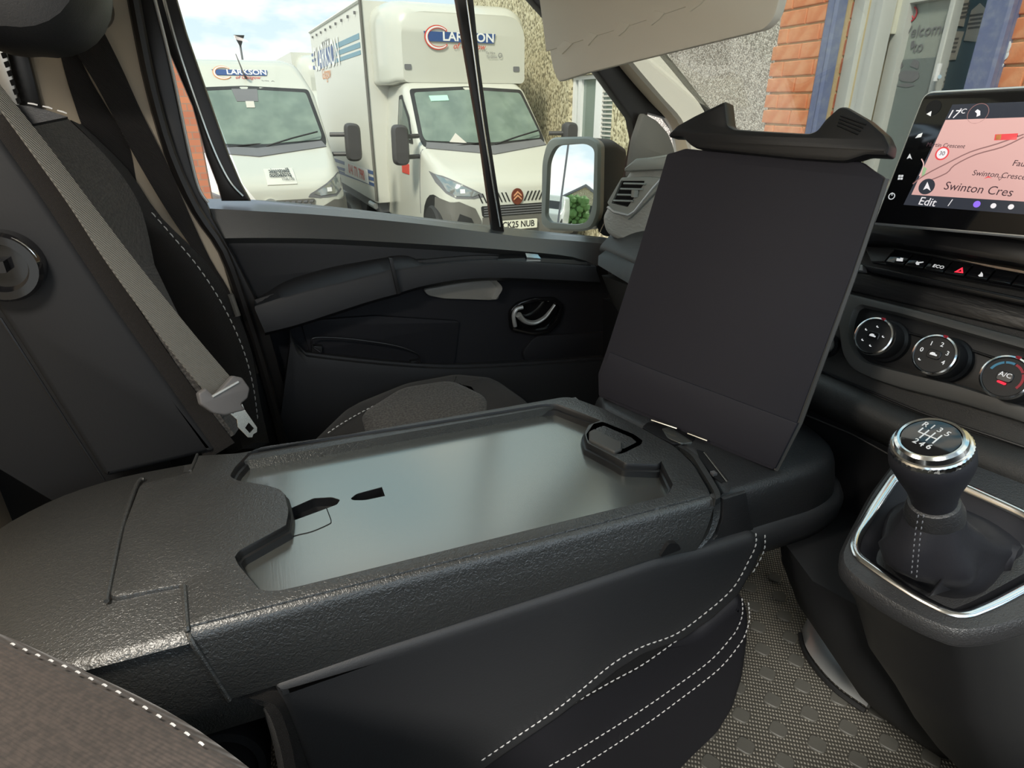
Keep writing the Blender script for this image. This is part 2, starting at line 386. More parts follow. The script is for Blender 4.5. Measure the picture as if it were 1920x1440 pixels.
def stitch(name, pts, parent, nrm, L=.0062, gap=.0038, r=.0009, m='thread', label=None):
    P = crv(pts, 60); tot = sum((b-a).length for a, b in zip(P, P[1:])); n = max(2, int(tot/(L+gap)*6)); Q = resamp(P, n)
    bm = NB(); s = tot/(n-1); step = max(1, round((L+gap)/s)); ln = max(1, round(L/s))
    nv = V(nrm).normalized()
    for i in range(0, n-ln-1, step):
        a, b = Q[i], Q[i+ln]; d = (b-a); side = d.cross(nv).normalized()*r
        mid = (a+b)/2+nv*r*1.2
        vs_ = [bm.verts.new(x) for x in (a-side, a+side, mid+side, mid-side, b+side, b-side)]
        bm.faces.new((vs_[0], vs_[1], vs_[2], vs_[3])); bm.faces.new((vs_[3], vs_[2], vs_[4], vs_[5])); bm.faces.new((vs_[0], vs_[3], vs_[5])); bm.faces.new((vs_[1], vs_[4], vs_[2])); bm.faces.new((vs_[0], vs_[5], vs_[4], vs_[1]))
    return obj(name, bm, m, parent, kind='stuff', label=label)
def cushion(name, pl, poly, h, m, parent, r=.03, rb=None, seg=6, label=None, base=0.):
    rb = r if rb is None else rb; pr = []
    for k in range(seg+1):
        a = PI/2*k/seg; pr.append((rb*(1-math.sin(a)), base+rb*(1-math.cos(a))))
    for k in range(seg+1):
        a = PI/2*k/seg; pr.append((r*(1-math.cos(a)), h-r+r*math.sin(a)))
    bm = NB(); stack(bm, pl, poly, pr); return obj(name, bm, m, parent, label=label)
def textbm(s, size, ext=.0003, shear=0., sx=1., align='CENTER', bold=0.):
    cu = bpy.data.curves.new('t', 'FONT'); cu.body = s; cu.size = size; cu.extrude = ext; cu.shear = shear; cu.align_x = align; cu.align_y = 'CENTER'; cu.resolution_u = 3; cu.offset = bold
    to = bpy.data.objects.new('t', cu); C.objects.link(to); dg = bpy.context.evaluated_depsgraph_get(); me = bpy.data.meshes.new_from_object(to.evaluated_get(dg))
    bm = NB(); bm.from_mesh(me); bpy.data.meshes.remove(me); bpy.data.objects.remove(to); bpy.data.curves.remove(cu)
    for v in bm.verts: v.co.x *= sx
    return bm
def text(name, s, pl, a, b, size, m, parent, c=.0006, ang=0., mirror=False, **k):
    lb = k.pop('label', None)
    bm = textbm(s, size, **k); ca, sa = math.cos(ang), math.sin(ang)
    for v in bm.verts:
        x, y, z = v.co
        if mirror: x = -x
        v.co = pl.W(a+x*ca-y*sa, b+x*sa+y*ca, c+z)
    if mirror: bmesh.ops.reverse_faces(bm, faces=bm.faces)
    return obj(name, bm, m, parent, label=lb)
def textpx(name, s, pl, p, size, m, parent, **k):
    a, b = pl.L(p); return text(name, s, pl, a, b, size, m, parent, **k)
def smp(poly, step):
    out = []
    n = len(poly)
    for i in range(n):
        a, b = V(poly[i]), V(poly[(i+1) % n]); k = max(1, int((b-a).length/step))
        for j in range(k): out.append(tuple(a.lerp(b, j/k)))
    return out
def inside(p, poly):
    c = False; x, y = p; n = len(poly)
    for i in range(n):
        x1, y1 = poly[i-1]; x2, y2 = poly[i]
        if (y1 > y) != (y2 > y) and x < (x2-x1)*(y-y1)/(y2-y1)+x1: c = not c
    return c
def bvh_of(o):
    me = o.data; q = o.matrix_world if False else None
    org = ORG[o]
    return BVHTree.FromPolygons([v.co+org for v in me.vertices], [tuple(p.vertices) for p in me.polygons])
def decal(name, bvh, poly, m, parent, off=.008, step=6, thick=.012, label=None, direct=None, kind=None):
    """a fitted panel that follows the surface it sits on. direct: (Pl) uses local coords and casts along -n, else pixel coords"""
    poly = ccw(poly); B = smp(poly, step); xs = [p[0] for p in B]; ys = [p[1] for p in B]; pts = [V(p) for p in B]; nb = len(B)
    x = min(xs)+step*.5
    while x < max(xs):
        y = min(ys)+step*.5
        while y < max(ys):
            if inside((x, y), poly) and min((V((x, y))-q).length for q in pts[:nb]) > step*.45: pts.append(V((x, y)))
            y += step
        x += step
    vs2, _, fs, *_ = delaunay_2d_cdt(pts, [(i, (i+1) % nb) for i in range(nb)], [], 1, 1e-6)
    bm = NB(); vv = []; ww = []
    for p in vs2:
        if direct: o_ = direct.W(p.x, p.y, 0); d_ = -direct.n
        else: o_ = CAM; d_ = ray((p.x, p.y)).normalized()
        hit, nr, _, _ = bvh.ray_cast(o_, d_)
        if hit is None: vv.append(None); ww.append(None); continue
        if nr.dot(d_) > 0: nr = -nr
        vv.append(bm.verts.new(hit+nr*off)); ww.append(bm.verts.new(hit+nr*(off-thick)))
    ec = {}
    for f in fs:
        c = sum((vs2[i] for i in f), V((0, 0)))/len(f)
        if not inside(c, poly) or any(vv[i] is None for i in f): continue
        try: bm.faces.new([vv[i] for i in f]); bm.faces.new([ww[i] for i in reversed(f)])
        except ValueError: continue
        for i in range(len(f)):
            e = (f[i-1], f[i]); ec[e] = ec.get(e, 0)+1
    for (a, b) in ec:
        if (b, a) not in ec:
            try: bm.faces.new((vv[a], vv[b], ww[b], ww[a]))
            except ValueError: pass
    loose = [v for v in bm.verts if not v.link_faces]; bmesh.ops.delete(bm, geom=loose, context='VERTS')
    return obj(name, bm, m, parent, label=label, kind=kind)
def prism_pts(bm, pts, off):
    """closed solid between a 3D outline and its copy moved by off"""
    a = [bm.verts.new(p) for p in pts]; b = [bm.verts.new(V(p)+V(off)) for p in pts]
    cap(bm, [a]); cap(bm, [b]); bridge(bm, a, b)

# ================================================================== SETTING: ground, cab shell
g = obj('ground', stack(NB(), PZ(GZ-.1), [(-250, -60), (80, -60), (80, 200), (-250, 200)], [(0, 0), (0, .1)]), 'asphalt', None, kind='structure')

# ---- floor of the cab with raised studs
FZ = .62
fl = thing('floor', None, None, (.4, .8, FZ), kind='structure')
bm = NB(); stack(bm, PZ(FZ-.05), [(-.9, -.02), (1.3, -.02), (1.3, 1.48), (-.9, 1.48)], [(0, 0), (0, .05)]); obj('rubber_mat', bm, 'floor', fl)
bmst = NB(); stack(bmst, Pl((0, 0, 0), (0, 0, 1), (1, 0, 0)), rnd([(-.0165, -.0165), (.0165, -.0165), (.0165, .0165), (-.0165, .0165)], .011, 3), [(0, 0), (.0005, .002), (.002, .0032)])
me = bpy.data.meshes.new('mat_stud'); bmesh.ops.recalc_face_normals(bmst, faces=bmst.faces); bmst.to_mesh(me); bmst.free(); me.materials.append(M['stud']); finish(me)
sc = (1.75-FZ)/1.15
for i in range(-4, 12):
    for j in range(-8, 8):
        x = .725*sc + i*.0855*sc*1.0 + j*(-.0375)*sc; y = .603*sc + i*.0045*sc + j*(-.0575)*sc
        if x < .45 or x > 1.12 or y < .26 or y > 1.0: continue
        o = bpy.data.objects.new('mat_stud', me); link(o, fl); o.location = V((x, y, FZ))-ORG[fl]; o.rotation_euler = (0, 0, .55+random.uniform(-.05, .05))

# ---- roof, rear bulkhead, right hand sill (open driver's side, shaded by an added door)
cl = thing('ceiling', None, None, (0, .7, 1.98), kind='structure')
bm = NB(); stack(bm, PZ(1.985), rnd([(-.72, -.06), (.62, -.06), (.62, 1.47), (-.72, 1.47)], .1), [(0, 0), (0, .05)]); obj('roof_lining', bm, 'headliner', cl)
# ---- ---------------- partition behind the seats
wr = thing('wall_rear', None, None, (-.62, .7, .6), kind='structure')
bm = NB(); stack(bm, Pl((-.62, .7, .6), (1, 0, 0)), [(-.78, 0), (.78, 0), (.78, 1.42), (-.78, 1.42)], [(0, -.03), (0, 0)]); obj('bulkhead_panel', bm, 'beige', wr)

wl = thing('wall_left', None, None, (-.4, 1.5, .6), kind='structure')
bm = NB(); stack(bm, PY(1.52), [(-.75, .55), (-.12, .55), (-.05, 1.0), (-.2, 2.0), (-.75, 2.0)], [(0, 0), (0, .03)]); obj('cab_side_panel', bm, 'beige', wl)
bm = NB(); stack(bm, PY(1.49), [(-.75, .55), (.0, .55), (-.06, 1.2), (-.75, 1.2)], [(0, 0), (0, .02)]); obj('lower_side_panel', bm, 'black', wl)
# unseen fill lamp, added to brighten the cabin trim
fill_lamp = thing('added_fill_lamp', 'round fill lamp added on the roof lining above the seats, out of view', 'lamp', (-.35, .5, 1.95))
bm = NB(); lathe(bm, Pl((-.35, .5, 1.985), (0, 0, -1), (1, 0, 0)), [(.10, 0), (.10, .012), (.09, .020), (0, .020)], 40); obj('fill_lamp_rim', bm, 'cream', fill_lamp)
ld = bpy.data.lights.new('fill_lamp_light', 'AREA'); ld.shape = 'DISK'; ld.size = .17; ld.energy = 3.2; ld.color = (1, .93, .82)
lo_ = bpy.data.objects.new('fill_lamp_light', ld); C.objects.link(lo_); lo_.location = (-.35, .5, 1.962)
# closed driver's door with open window, added unseen to block bounce light
d2 = thing('added_shade_door', None, None, (.4, -.12, .6), kind='structure')
bm = NB(); stack(bm, PY(-.16), rnd([(-.25, .55), (1.15, .55), (1.2, 1.2), (1.05, 1.40), (-.30, 1.50)], .04), [(0, -.05), (0, .02), (.01, .03)]); obj('door_card', bm, 'door_mid', d2)
bm = NB(); tube(bm, [V((-.30, -.15, 1.5)), V((-.22, -.13, 1.98)), V((.62, -.12, 1.98)), V((1.15, -.14, 1.42))], .03, 8); obj('window_frame', bm, 'frame', d2)
bm = NB(); stack(bm, PZ(1.22), rnd([(-.1, -.14), (.7, -.14), (.7, -.08), (-.1, -.08)], .02), [(0, -.05), (0, 0)]); obj('armrest', bm, 'door', d2)
# ---- B pillar with beige trim
tb = thing('trim_1', None, None, (-.2, 1.45, .6), kind='structure')
p145 = PY(1.46)
plate('pillar_trim', p145, [(-60, -40), (252, -40), (267, 117), (310, 283), (417, 480), (440, 560), (300, 560), (-60, 300)], .02, 'beige', tb, bev=.006, label='beige pillar trim')
plate('pillar_lower_trim', PY(1.47), [(250, 400), (425, 520), (480, 640), (560, 860), (250, 860)], .02, 'black', tb, bev=.006)
def seal(name, pts, r, m, parent, flat=1.0, seg=8):
    bm = NB(); tube(bm, crv(pts, 26), r, seg, flat); return obj(name, bm, m, parent)
seal('door_seal', [PY(1.44).at(p) for p in [(246, -30), (262, 60), (285, 170), (320, 290), (368, 395), (418, 470), (455, 570), (490, 680), (520, 790), (540, 870)]], .011, 'frame', tb)
# dark painted pillar flange between seal and gap
plate('pillar_flange', PY(1.475), [(248, -40), (286, -40), (318, 105), (337, 200), (355, 290), (372, 345), (388, 378), (396, 402), (440, 480), (500, 600), (560, 820), (520, 860), (470, 640), (410, 480), (360, 393), (310, 283), (275, 130)], .02, 'frame', tb, bev=.004)
seal('pillar_edge_strip', [PY(1.45).at(p) for p in [(282, -30), (318, 110), (352, 270), (372, 350), (390, 380)]], .003, 'silver', tb)

# ================================================================== passenger door
dr = thing('door_1', None, None, (.35, 1.5, .65), kind='structure')
# window frame: one dark band up the rear edge, along the roof and down the front
pf = PY(1.545)
outer = [(284, -40), (318, 98), (362, 200), (387, 290), (408, 345), (416, 374), (470, 374), (452, 342), (430, 290), (398, 198), (352, 65), (322, -40)]
plate('window_frame', pf, outer, .03, 'frame', dr, bev=.006)
seal('glass_seal', [PY(1.515).at(p) for p in [(300, -30), (333, 90), (372, 205), (402, 285), (430, 340), (455, 368)]], .004, 'chrome', dr)
plate('window_frame', pf, [(955, -40), (985, 0), (1112, 140), (1172, 222), (1180, 262), (1165, 345), (1158, 440), (1180, 440), (1190, 330), (1200, 240), (1204, 212), (1240, 222), (1268, 260), (1272, 300), (1290, 300), (1285, 258), (1262, 225), (1190, 135), (1045, -40)], .03, 'frame', dr, bev=.006)
plate('mirror_sail_trim', PY(1.50), [(1199, 211), (1182, 262), (1172, 330), (1180, 340), (1262, 300), (1256, 272), (1246, 248), (1226, 226)], .02, 'greyp', dr, bev=.008, rad=.01)
# quarter light divider bar
plate('divider_bar', PY(1.55), [(845, -40), (880, -40), (896, 120), (914, 250), (944, 445), (922, 445), (898, 270), (870, 110)], .018, 'frame', dr, bev=.005)
seal('divider_bead', [PY(1.526).at(p) for p in [(872, -20), (890, 110), (909, 250), (938, 425)]], .002, 'chrome', dr)
# card
L0 = [(372, 373), (470, 374), (620, 387), (830, 412), (1040, 436), (1118, 443), (1150, 448)]
L1 = [(376, 390), (500, 397), (613, 404), (780, 419), (930, 438), (1010, 447), (1080, 452), (1140, 458)]
L2 = [(392, 447), (500, 446), (613, 448), (780, 457), (930, 467), (1070, 481), (1120, 499)]
skin('door_sill_trim', [[PY(1.585).at(p) for p in L0], [PY(1.50).at(p) for p in L1], [PY(1.475).at(p) for p in L2], [PY(1.49).at((p[0]+2, p[1]+10)) for p in L2]], 'sill', dr, thick=(0, .03, -.02))
plate('door_card', PY(1.52), [(385, 395), (613, 430), (930, 460), (1075, 480), (1150, 470), (1290, 520), (1290, 900), (560, 900), (500, 700), (430, 500)], .02, 'door_mid', dr, bev=.004)
plate('door_upper_insert', PY(1.502), [(396, 447), (613, 448), (860, 462), (930, 468), (937, 478), (930, 500), (735, 510), (613, 510), (530, 540), (474, 575), (440, 520), (410, 465)], .012, 'door', dr, bev=.004)
# door rear edge seal
seal('door_edge', [PY(1.495).at(p) for p in [(376, 384), (400, 440), (435, 520), (470, 600), (500, 690), (530, 800), (545, 870)]], .014, 'rubber', dr)
# armrest: rear fat part and front grab bar
def bar(name, top, mid, bot, ytop, ymid, m, parent, thick=(0, .05, 0)):
    return skin(name, [[PY(ytop).at(p) for p in top], [PY(ymid+.004).at((p[0], p[1]-4)) for p in mid], [PY(ymid).at((p[0], p[1]+2)) for p in mid], [PY(ymid).at(p) for p in bot], [PY(ymid+.03).at((p[0], p[1]+5)) for p in bot]], m, parent, thick=thick, ang=50)
bar('armrest', [(474, 570), (530, 530), (613, 503), (680, 490), (727, 482)], [(478, 578), (560, 552), (640, 532), (700, 517), (738, 508)], [(497, 624), (560, 608), (640, 582), (700, 563), (749, 550)], 1.49, 1.40, 'door', dr)
bar('grab_handle', [(731, 484), (765, 482), (792, 492), (847, 488), (930, 485), (1010, 488), (1113, 496)], [(738, 509), (780, 503), (840, 497), (920, 492), (1010, 497), (1118, 504)], [(749, 549), (790, 537), (863, 524), (940, 521), (1030, 524), (1126, 529)], 1.47, 1.41, 'door', dr)
plate('handle_joint', PY(1.398), [(728, 483), (735, 484), (751, 549), (744, 551)], .006, 'black', dr, bev=.001)
# window switch panel on the grab bar
swp = skin('switch_panel', [[PY(1.475).at(p) for p in [(937, 477), (1000, 478), (1066, 484)]], [PY(1.425).at(p) for p in [(932, 489), (1010, 491), (1108, 497)]]], 'gloss', dr, thick=(0, 0, -.004), smooth=False)
skin('window_switch', [[PY(1.462).at(p) for p in [(985, 479), (1008, 481)]], [PY(1.44).at(p) for p in [(988, 487), (1014, 489)]]], 'chrome', dr, thick=(0, 0, .006), smooth=False)
# recessed pull pocket behind the grab bar
plate('pull_pocket', PY(1.498), [(792, 541), (863, 528), (913, 523), (937, 533), (932, 560), (917, 561), (830, 558), (800, 552)], .012, 'pocket', dr, bev=.003, rad=.01)
skin('pocket_end', [[PY(1.49).at(p) for p in [(915, 524), (928, 540), (919, 560)]], [PY(1.46).at(p) for p in [(930, 525), (942, 541), (930, 561)]]], 'silver', dr, thick=(0, .01, 0))
# interior release handle
b1 = [(952, 582), (968, 566), (997, 557), (1040, 556), (1056, 570), (1049, 600), (1030, 622), (997, 628), (955, 619)]
rh = plate('release_bezel', PY(1.50), b1, .012, 'gloss', dr, bev=.004, rad=.012, holes=[([(961, 584), (974, 571), (1000, 564), (1036, 563), (1048, 573), (1041, 598), (1026, 614), (998, 619), (962, 612)], .01, .011, .002, True)])
bm = NB()
lv = [PY(1.478).at(p) for p in [(966, 612), (963, 592), (968, 580), (980, 576)]]
tube(bm, crv(lv, 12), [.0055]*13, 8)
lv = [PY(1.470).at(p) for p in [(972, 590), (984, 602), (1002, 605), (1020, 596), (1032, 582), (1040, 571)]]
n_ = len(crv(lv, 20)); tube(bm, crv(lv, 20), [.014-.009*min(1, k/(n_-1)*1.15) for k in range(n_)], 10, .6)
obj('release_lever', bm, 'silver', rh, label='bright metal release lever')
# lower bin
skin('door_bin', [[PY(1.49).at(p) for p in [(540, 605), (556, 650), (578, 662), (730, 678), (850, 686), (1000, 678), (1140, 668)]],
  [PY(1.43).at(p) for p in [(543, 622), (560, 662), (582, 670), (730, 686), (855, 692), (1000, 686), (1145, 676)]],
  [PY(1.425).at(p) for p in [(545, 640), (564, 680), (590, 692), (730, 706), (858, 712), (1000, 712), (1150, 708)]],
  [PY(1.45).at(p) for p in [(520, 830), (600, 850), (700, 850), (760, 850), (900, 850), (1000, 850), (1200, 850)]]], 'door', dr, thick=(0, .03, 0), ang=50)
plate('bin_inner_panel', PY(1.50), [(563, 600), (700, 590), (860, 600), (850, 684), (730, 678), (580, 660)], .010, 'door_mid', dr, bev=.003, rad=.01)
seal('bin_cord', [PY(1.465).at(p) for p in [(600, 660), (586, 650), (584, 640), (592, 633), (640, 634), (700, 641), (745, 649), (776, 660), (786, 668), (787, 684)]], .0022, 'smooth', dr)
plate('cord_clip', PY(1.49), [(583, 645), (603, 646), (603, 661), (583, 658)], .014, 'black', dr, bev=.002)
plate('cord_clip', PY(1.49), [(768, 674), (783, 672), (785, 684), (768, 683)], .014, 'smooth', dr, bev=.002)
plate('door_lower_swage', PY(1.50), [(1000, 628), (1150, 620), (1150, 700), (990, 690), (975, 660)], .010, 'door_mid', dr, bev=.006, rad=.02)
# door glass
wg = thing('window_1', None, None, (.5, 1.57, 1.4), kind='structure')
plate('door_pane', PY(1.565), [(325, -60), (352, 65), (398, 198), (455, 345), (480, 375), (830, 414), (935, 428), (905, 250), (868, -60)], .004, 'glass', wg, bev=.0005)
plate('quarter_pane', PY(1.565), [(870, -60), (905, 250), (938, 430), (1120, 445), (1165, 345), (1180, 262), (1172, 222), (1100, 125), (975, -10), (940, -60)], .004, 'glass', wg, bev=.0005)

# ---- A pillar
ta = thing('trim_2', None, None, (1.0, 1.48, 1.4), kind='structure')
skin('pillar_cover', [[PY(1.50).at(p) for p in [(1060, -20), (1166, 122), (1225, 190), (1265, 236), (1278, 300)]],
   [PY(1.455).at(p) for p in [(1080, -20), (1186, 116), (1240, 180), (1283, 232), (1300, 300)]],
   [PY(1.455).at(p) for p in [(1130, -20), (1236, 104), (1280, 157), (1322, 212), (1350, 300)]]], 'cream', ta, thick=(0, .03, 0), label='cream windscreen pillar cover', ang=50)
skin('pillar_inner_band', [[PY(1.49).at(p) for p in [(1062, -20), (1168, 122), (1226, 190), (1266, 236), (1279, 300)]], [PY(1.468).at(p) for p in [(1076, -20), (1182, 118), (1237, 183), (1279, 232), (1293, 300)]]], 'beige', ta, thick=(0, .02, 0))
seal('windscreen_seal', [PY(1.46).at(p) for p in [(1135, -20), (1243, 104), (1287, 158), (1330, 211), (1420, 310)]], .008, 'rubber', ta)
# windscreen
ws = thing('window_2', None, None, (1.2, .7, 1.4), kind='structure')
bm = NB(); a0 = V((.66, 1.47, 1.99)); b0 = PY(1.47).at((1335, 225)); dd = (b0-a0).normalized(); a0 = b0-dd*.8; b0 = b0+dd*.35
prism_pts(bm, [a0, b0, b0+V((.08, -.8, 0)), b0+V((0, -1.55, 0)), a0+V((0, -1.5, 0)), a0+V((.05, -.75, 0))], (.004, 0, .004)); obj('windscreen_pane', bm, 'glass', ws)
# sun visor
sv = thing('sun_visor', 'cream vinyl sun visor folded down across the top of the windscreen', 'sun visor', (.6, .95, 1.98))
pv = Pl(PX(.60).at((1240, 60)), (-.97, 0, -.12))
plate('visor_panel', pv, [(1012, -60), (1046, 128), (1056, 153), (1110, 136), (1250, 102), (1400, 66), (1446, 55), (1466, 34), (1478, -10), (1490, -60)], .012, 'visor', sv, bev=.004, rad=.01)
plate('visor_pocket', pv, [(1016, -60), (1036, 95), (1200, 45), (1330, 2), (1420, -30), (1430, -60)], .0145, 'visor', sv, bev=.002, base=.010, label='slightly darker raised inner panel')
for t in [(1056, 88, 1086, 80), (1106, 72, 1134, 64), (1164, 54, 1196, 44), (1226, 34, 1262, 22), (1300, 8, 1340, -6)]:
    x0, y0, x1, y1 = t; plate('panel_tab', pv, [(x0, y0), (x0+10, y0+12), (x1-10, y1+10 if x1-x0 < 31 else y1+12), (x1, y1), ((x0+x1)/2, (y0+y1)/2-10)], .0150, 'visor', sv, bev=.0004, base=.010)

# ================================================================== door mirror outside the passenger window
dm = thing('door_mirror', 'grey framed door mirror outside the passenger window reflecting the yard', 'mirror', (.9, 1.8, 1.35))
Mc = V((.835, 1.735, 1.53)); mn = V((-.875, -.48, .090)).normalized(); pm = Pl(Mc, mn)
rim = rnd(pm.Ls([(1030, 259), (1108, 257), (1126, 268), (1124, 400), (1112, 428), (1090, 433), (1030, 430), (1016, 420), (1018, 300)]), .035, 6)
glassp = rnd(pm.Ls([(1044, 272), (1098, 268), (1118, 278), (1115, 385), (1104, 418), (1080, 422), (1034, 417), (1025, 405), (1030, 300)]), .028, 6)
bm = NB(); stack(bm, pm, rim, [(.02, -.10), (.0, -.03), (-.002, 0), (.004, .008), (.009, .009)], [(glassp, .012, .002, True)]); obj('mirror_housing', bm, 'ventgrey', dm)
bm = NB(); bk = rnd(pm.Ls([(1034, 262), (1108, 257), (1126, 268), (1124, 400), (1112, 428), (1090, 433), (1040, 430), (1020, 420), (1022, 300)]), .035, 6)
rs = []
for t, sc_ in ((0, 1.0), (.05, .98), (.09, .86), (.12, .6)):
    cx = sum(p[0] for p in bk)/len(bk); cy = sum(p[1] for p in bk)/len(bk)
    rs.append([bm.verts.new(pm.W(cx+(x-cx)*sc_, cy+(y-cy)*sc_, -.02)+V((.9, -.05, 0))*t*1.0) for x, y in bk])
for a, b in zip(rs, rs[1:]): bridge(bm, a, b)
cap(bm, [rs[0]]); cap(bm, [rs[-1]]); obj('mirror_back_shell', bm, 'mirror_dark', dm)
bm = NB(); stack(bm, pm, inset(ccw(glassp), .001), [(0, -.006), (0, -.001)]); obj('mirror_glass', bm, 'mirror', dm)
bm = NB(); tube(bm, [(.95, 1.74, 1.45), (.95, 1.66, 1.42), (.93, 1.60, 1.42)], [.035, .032, .04], 12, .7); obj('mirror_arm', bm, 'black', dm)

# ================================================================== MIDDLE SEAT folded down into a table
ms = thing('middle_seat', 'black middle seat folded flat into a desk with a recessed tray', 'seat', (.3, .75, FZ))
TZ = 1.25; T = PZ(TZ)
near = [(352, 1168), (500, 1142), (619, 1113), (800, 1063), (1135, 968), (1333, 932)]
tray_out = [(203, 1122), (232, 985), (262, 906), (357, 884), (369, 853), (445, 842), (760, 788), (1066, 741), (1129, 764), (1199, 799), (1266, 836), (1300, 868), (1330, 918), (1338, 934)]
so_ = T.Ls(tray_out)
# straighten the long edges onto y = const lines
YN, YF = .582, .945
def snap(p):
    x, y = p
    return (x, y)
shell_poly = [so_[0], so_[1], so_[2], so_[3], so_[4], (so_[5][0], YF), (T.L((1066, 741))[0], YF)] + so_[8:13] + [(T.L((1336, 930))[0], YN), (T.L((352, 1168))[0], YN), T.L((338, 1096))]
shell_poly = [p for p in shell_poly]
rec = [(430, 893), (440, 876), (466, 848), (490, 838), (760, 799), (1020, 757), (1045, 757), (1127, 788), (1104, 797), (1096, 812), (1102, 830), (1152, 856), (1173, 868), (1234, 870), (1240, 864), (1262, 908), (1250, 932), (1040, 983), (760, 1056), (524, 1107), (500, 1108), (484, 1104), (446, 1058), (440, 1044), (448, 1032), (536, 984), (541, 958), (533, 926), (524, 917), (500, 910), (446, 901)]
rp = T.Ls(rec)
rad = [.0]*len(rp)
for i, r_ in {0: .008, 3: .01, 5: .012, 7: .004, 9: .006, 12: .004, 13: .004, 16: .014, 20: .01, 22: .01, 24: .01, 26: .008, 28: .008}.items(): rad[i] = r_
rp = rnd(rp, rad, 4)
DEP = .021
bm = NB()
P0 = rnd(shell_poly, [.012, .0, .012, .003, .003, .01, .02, .01, .01, .01, .01, .006, .004, .003, .003], 4)
# top skin of the tray shell: thin deck with the recess cut through
stack(bm, T, P0, [(0, -.012), (0, -.003), (.0012, -.0008), (.0035, 0)], [(rp, .012, .001, False)])
obj('tray_shell', bm, 'shell', ms)
# recess walls: two steps down to the tray
bm = NB()
r0 = ring(bm, T, ccw(rp), -.0005); r1 = ring(bm, T, inset(ccw(rp), .0018), -.0035); r2 = ring(bm, T, inset(ccw(rp), .0022), -.010); r3 = ring(bm, T, inset(ccw(rp), .0050), -.0115); r4 = ring(bm, T, inset(ccw(rp), .0065), -DEP-.002)
for a, b in ((r0, r1), (r1, r2), (r2, r3), (r3, r4)): bridge(bm, a, b)
obj('recess_wall', bm, 'black', ms, ang=50)
# satin tray with its two finger slots
slot1 = rnd(T.up(-DEP).Ls([(538, 956), (588, 934), (622, 932), (638, 937), (632, 946), (600, 958), (540, 980)]), .003, 3)
slot2 = rnd(T.up(-DEP).Ls([(657, 935), (668, 926), (716, 913), (722, 930), (684, 938), (662, 938)]), [.004, .004, 0, 0, .006, .004], 3)
bm = NB(); stack(bm, T.up(-DEP-.002), ccw(inset(ccw(rp), .003)), [(0, -.004), (0, .002)], [(slot1, .006, 0, False), (slot2, .006, 0, False)]); obj('tray_surface', bm, 'tray', ms, label='smooth satin grey tray surface')
for s_ in (slot1, slot2):
    bm = NB(); a = ring(bm, T, ccw(s_), -DEP-.001); b = ring(bm, T, inset(ccw(s_), .0015), -DEP-.014); bridge(bm, a, b); cap(bm, [b]); obj('finger_slot', bm, 'smooth', ms)
gro = [T.up(-DEP).at(p)+V((0, 0, .0003)) for p in [(540, 1009), (560, 1003), (585, 997), (615, 984), (621, 978), (617, 965), (612, 952)]]
bm = NB(); tube(bm, crv(gro, 20), .0007, 5); obj('moulding_line', bm, 'black', ms)
# side of the shell: rolls over the near edge and drops to the leather
x0 = T.L((352, 1168))[0]; x1 = T.L((1336, 930))[0]
sT = [(352, 1168), (500, 1142), (619, 1113), (800, 1063), (1135, 968), (1336, 930)]
seam = [T.at((352, 1168)), PY(.574).at((363, 1199)), PY(.560).at((430, 1310))]
xs0, xs1, xs2 = seam[0].x, seam[1].x, seam[2].x
botl = [PY(.560).at(p) for p in [(430, 1312), (516, 1286), (700, 1219), (1040, 1109), (1226, 1047), (1306, 1031)]]
xe0, xe1, xe2 = x1, PY(.572).at((1336, 972)).x, PY(.560).at((1306, 1031)).x
def row(xa, xb, y, z): return [V((xa+(xb-xa)*k/23, y, z)) for k in range(24)]
br = resamp(botl, 24)
rows_ = [row(xs0-.001, xe0, YN+.002, TZ-.0022), row(xs0, xe0, YN-.0035, TZ-.0040), row(xs0+.001, xe0, YN-.0075, TZ-.0080), row(xs0+.004, xe0, YN-.0095, TZ-.015)]
last = rows_[-1]
for t in (.3, .6, .85, 1): rows_.append([a_.lerp(b_, t)+V((0, -.003*math.sin(PI*t), 0)) for a_, b_ in zip(last, br)])
obj('shell_side', grid(NB(), rows_, (0, .02, 0)), 'shell', ms, ang=60)
bm = NB(); prism_pts(bm, [V((x0+.03, .62, TZ-.045)), V((x1-.02, .62, TZ-.045)), V((x1-.05, YF, TZ-.045)), V((x0+.03, YF, TZ-.045))], (0, 0, -.05)); obj('shell_core', bm, 'black', ms)
bm = NB(); prism_pts(bm, [V((x0-.03, YF-.004, TZ-.004)), V((x1-.03, YF-.004, TZ-.004)), V((x1-.06, YF+.008, TZ-.08)), V((x0-.03, YF+.008, TZ-.08))], (0, -.02, 0)); obj('shell_side', bm, 'shell', ms)
# hinge cover further back, running into the dark
lf = [V((-.52, .66, TZ-.010)), V((-.36, .62, TZ-.0065))]
far = [V((-.50, .945, TZ-.012)), V((-.20, .945, TZ-.006)), V((x0, .945, TZ-.006))]
def hr_(y, z, xr_): return [V((-.56, y+.03, z-.20)), V((-.46, y+.02, z-.085)), V((-.36, y+.012, z-.030)), V((-.27, y+.006, z-.007)), V((-.20, y, z)), V((xr_, y, z))]
rows_ = [hr_(.945, TZ-.006, x0+.02), hr_(.80, TZ-.0055, x0+.02), hr_(YN+.002, TZ-.0055, xs0+.002), hr_(YN-.006, TZ-.0075, xs0+.003), hr_(YN-.012, TZ-.013, xs0+.005), hr_(.574, seam[1].z-.003, xs1+.003), hr_(.566, (seam[1].z+seam[2].z)/2, (xs1+xs2)/2+.003), hr_(.560, seam[2].z, xs2+.003), hr_(.566, seam[2].z-.05, xs2+.06)]
obj('hinge_cover', grid(NB(), [resamp(crv(r, 24), 20) for r in rows_], (0, .012, -.012)), 'shell', ms, ang=60)
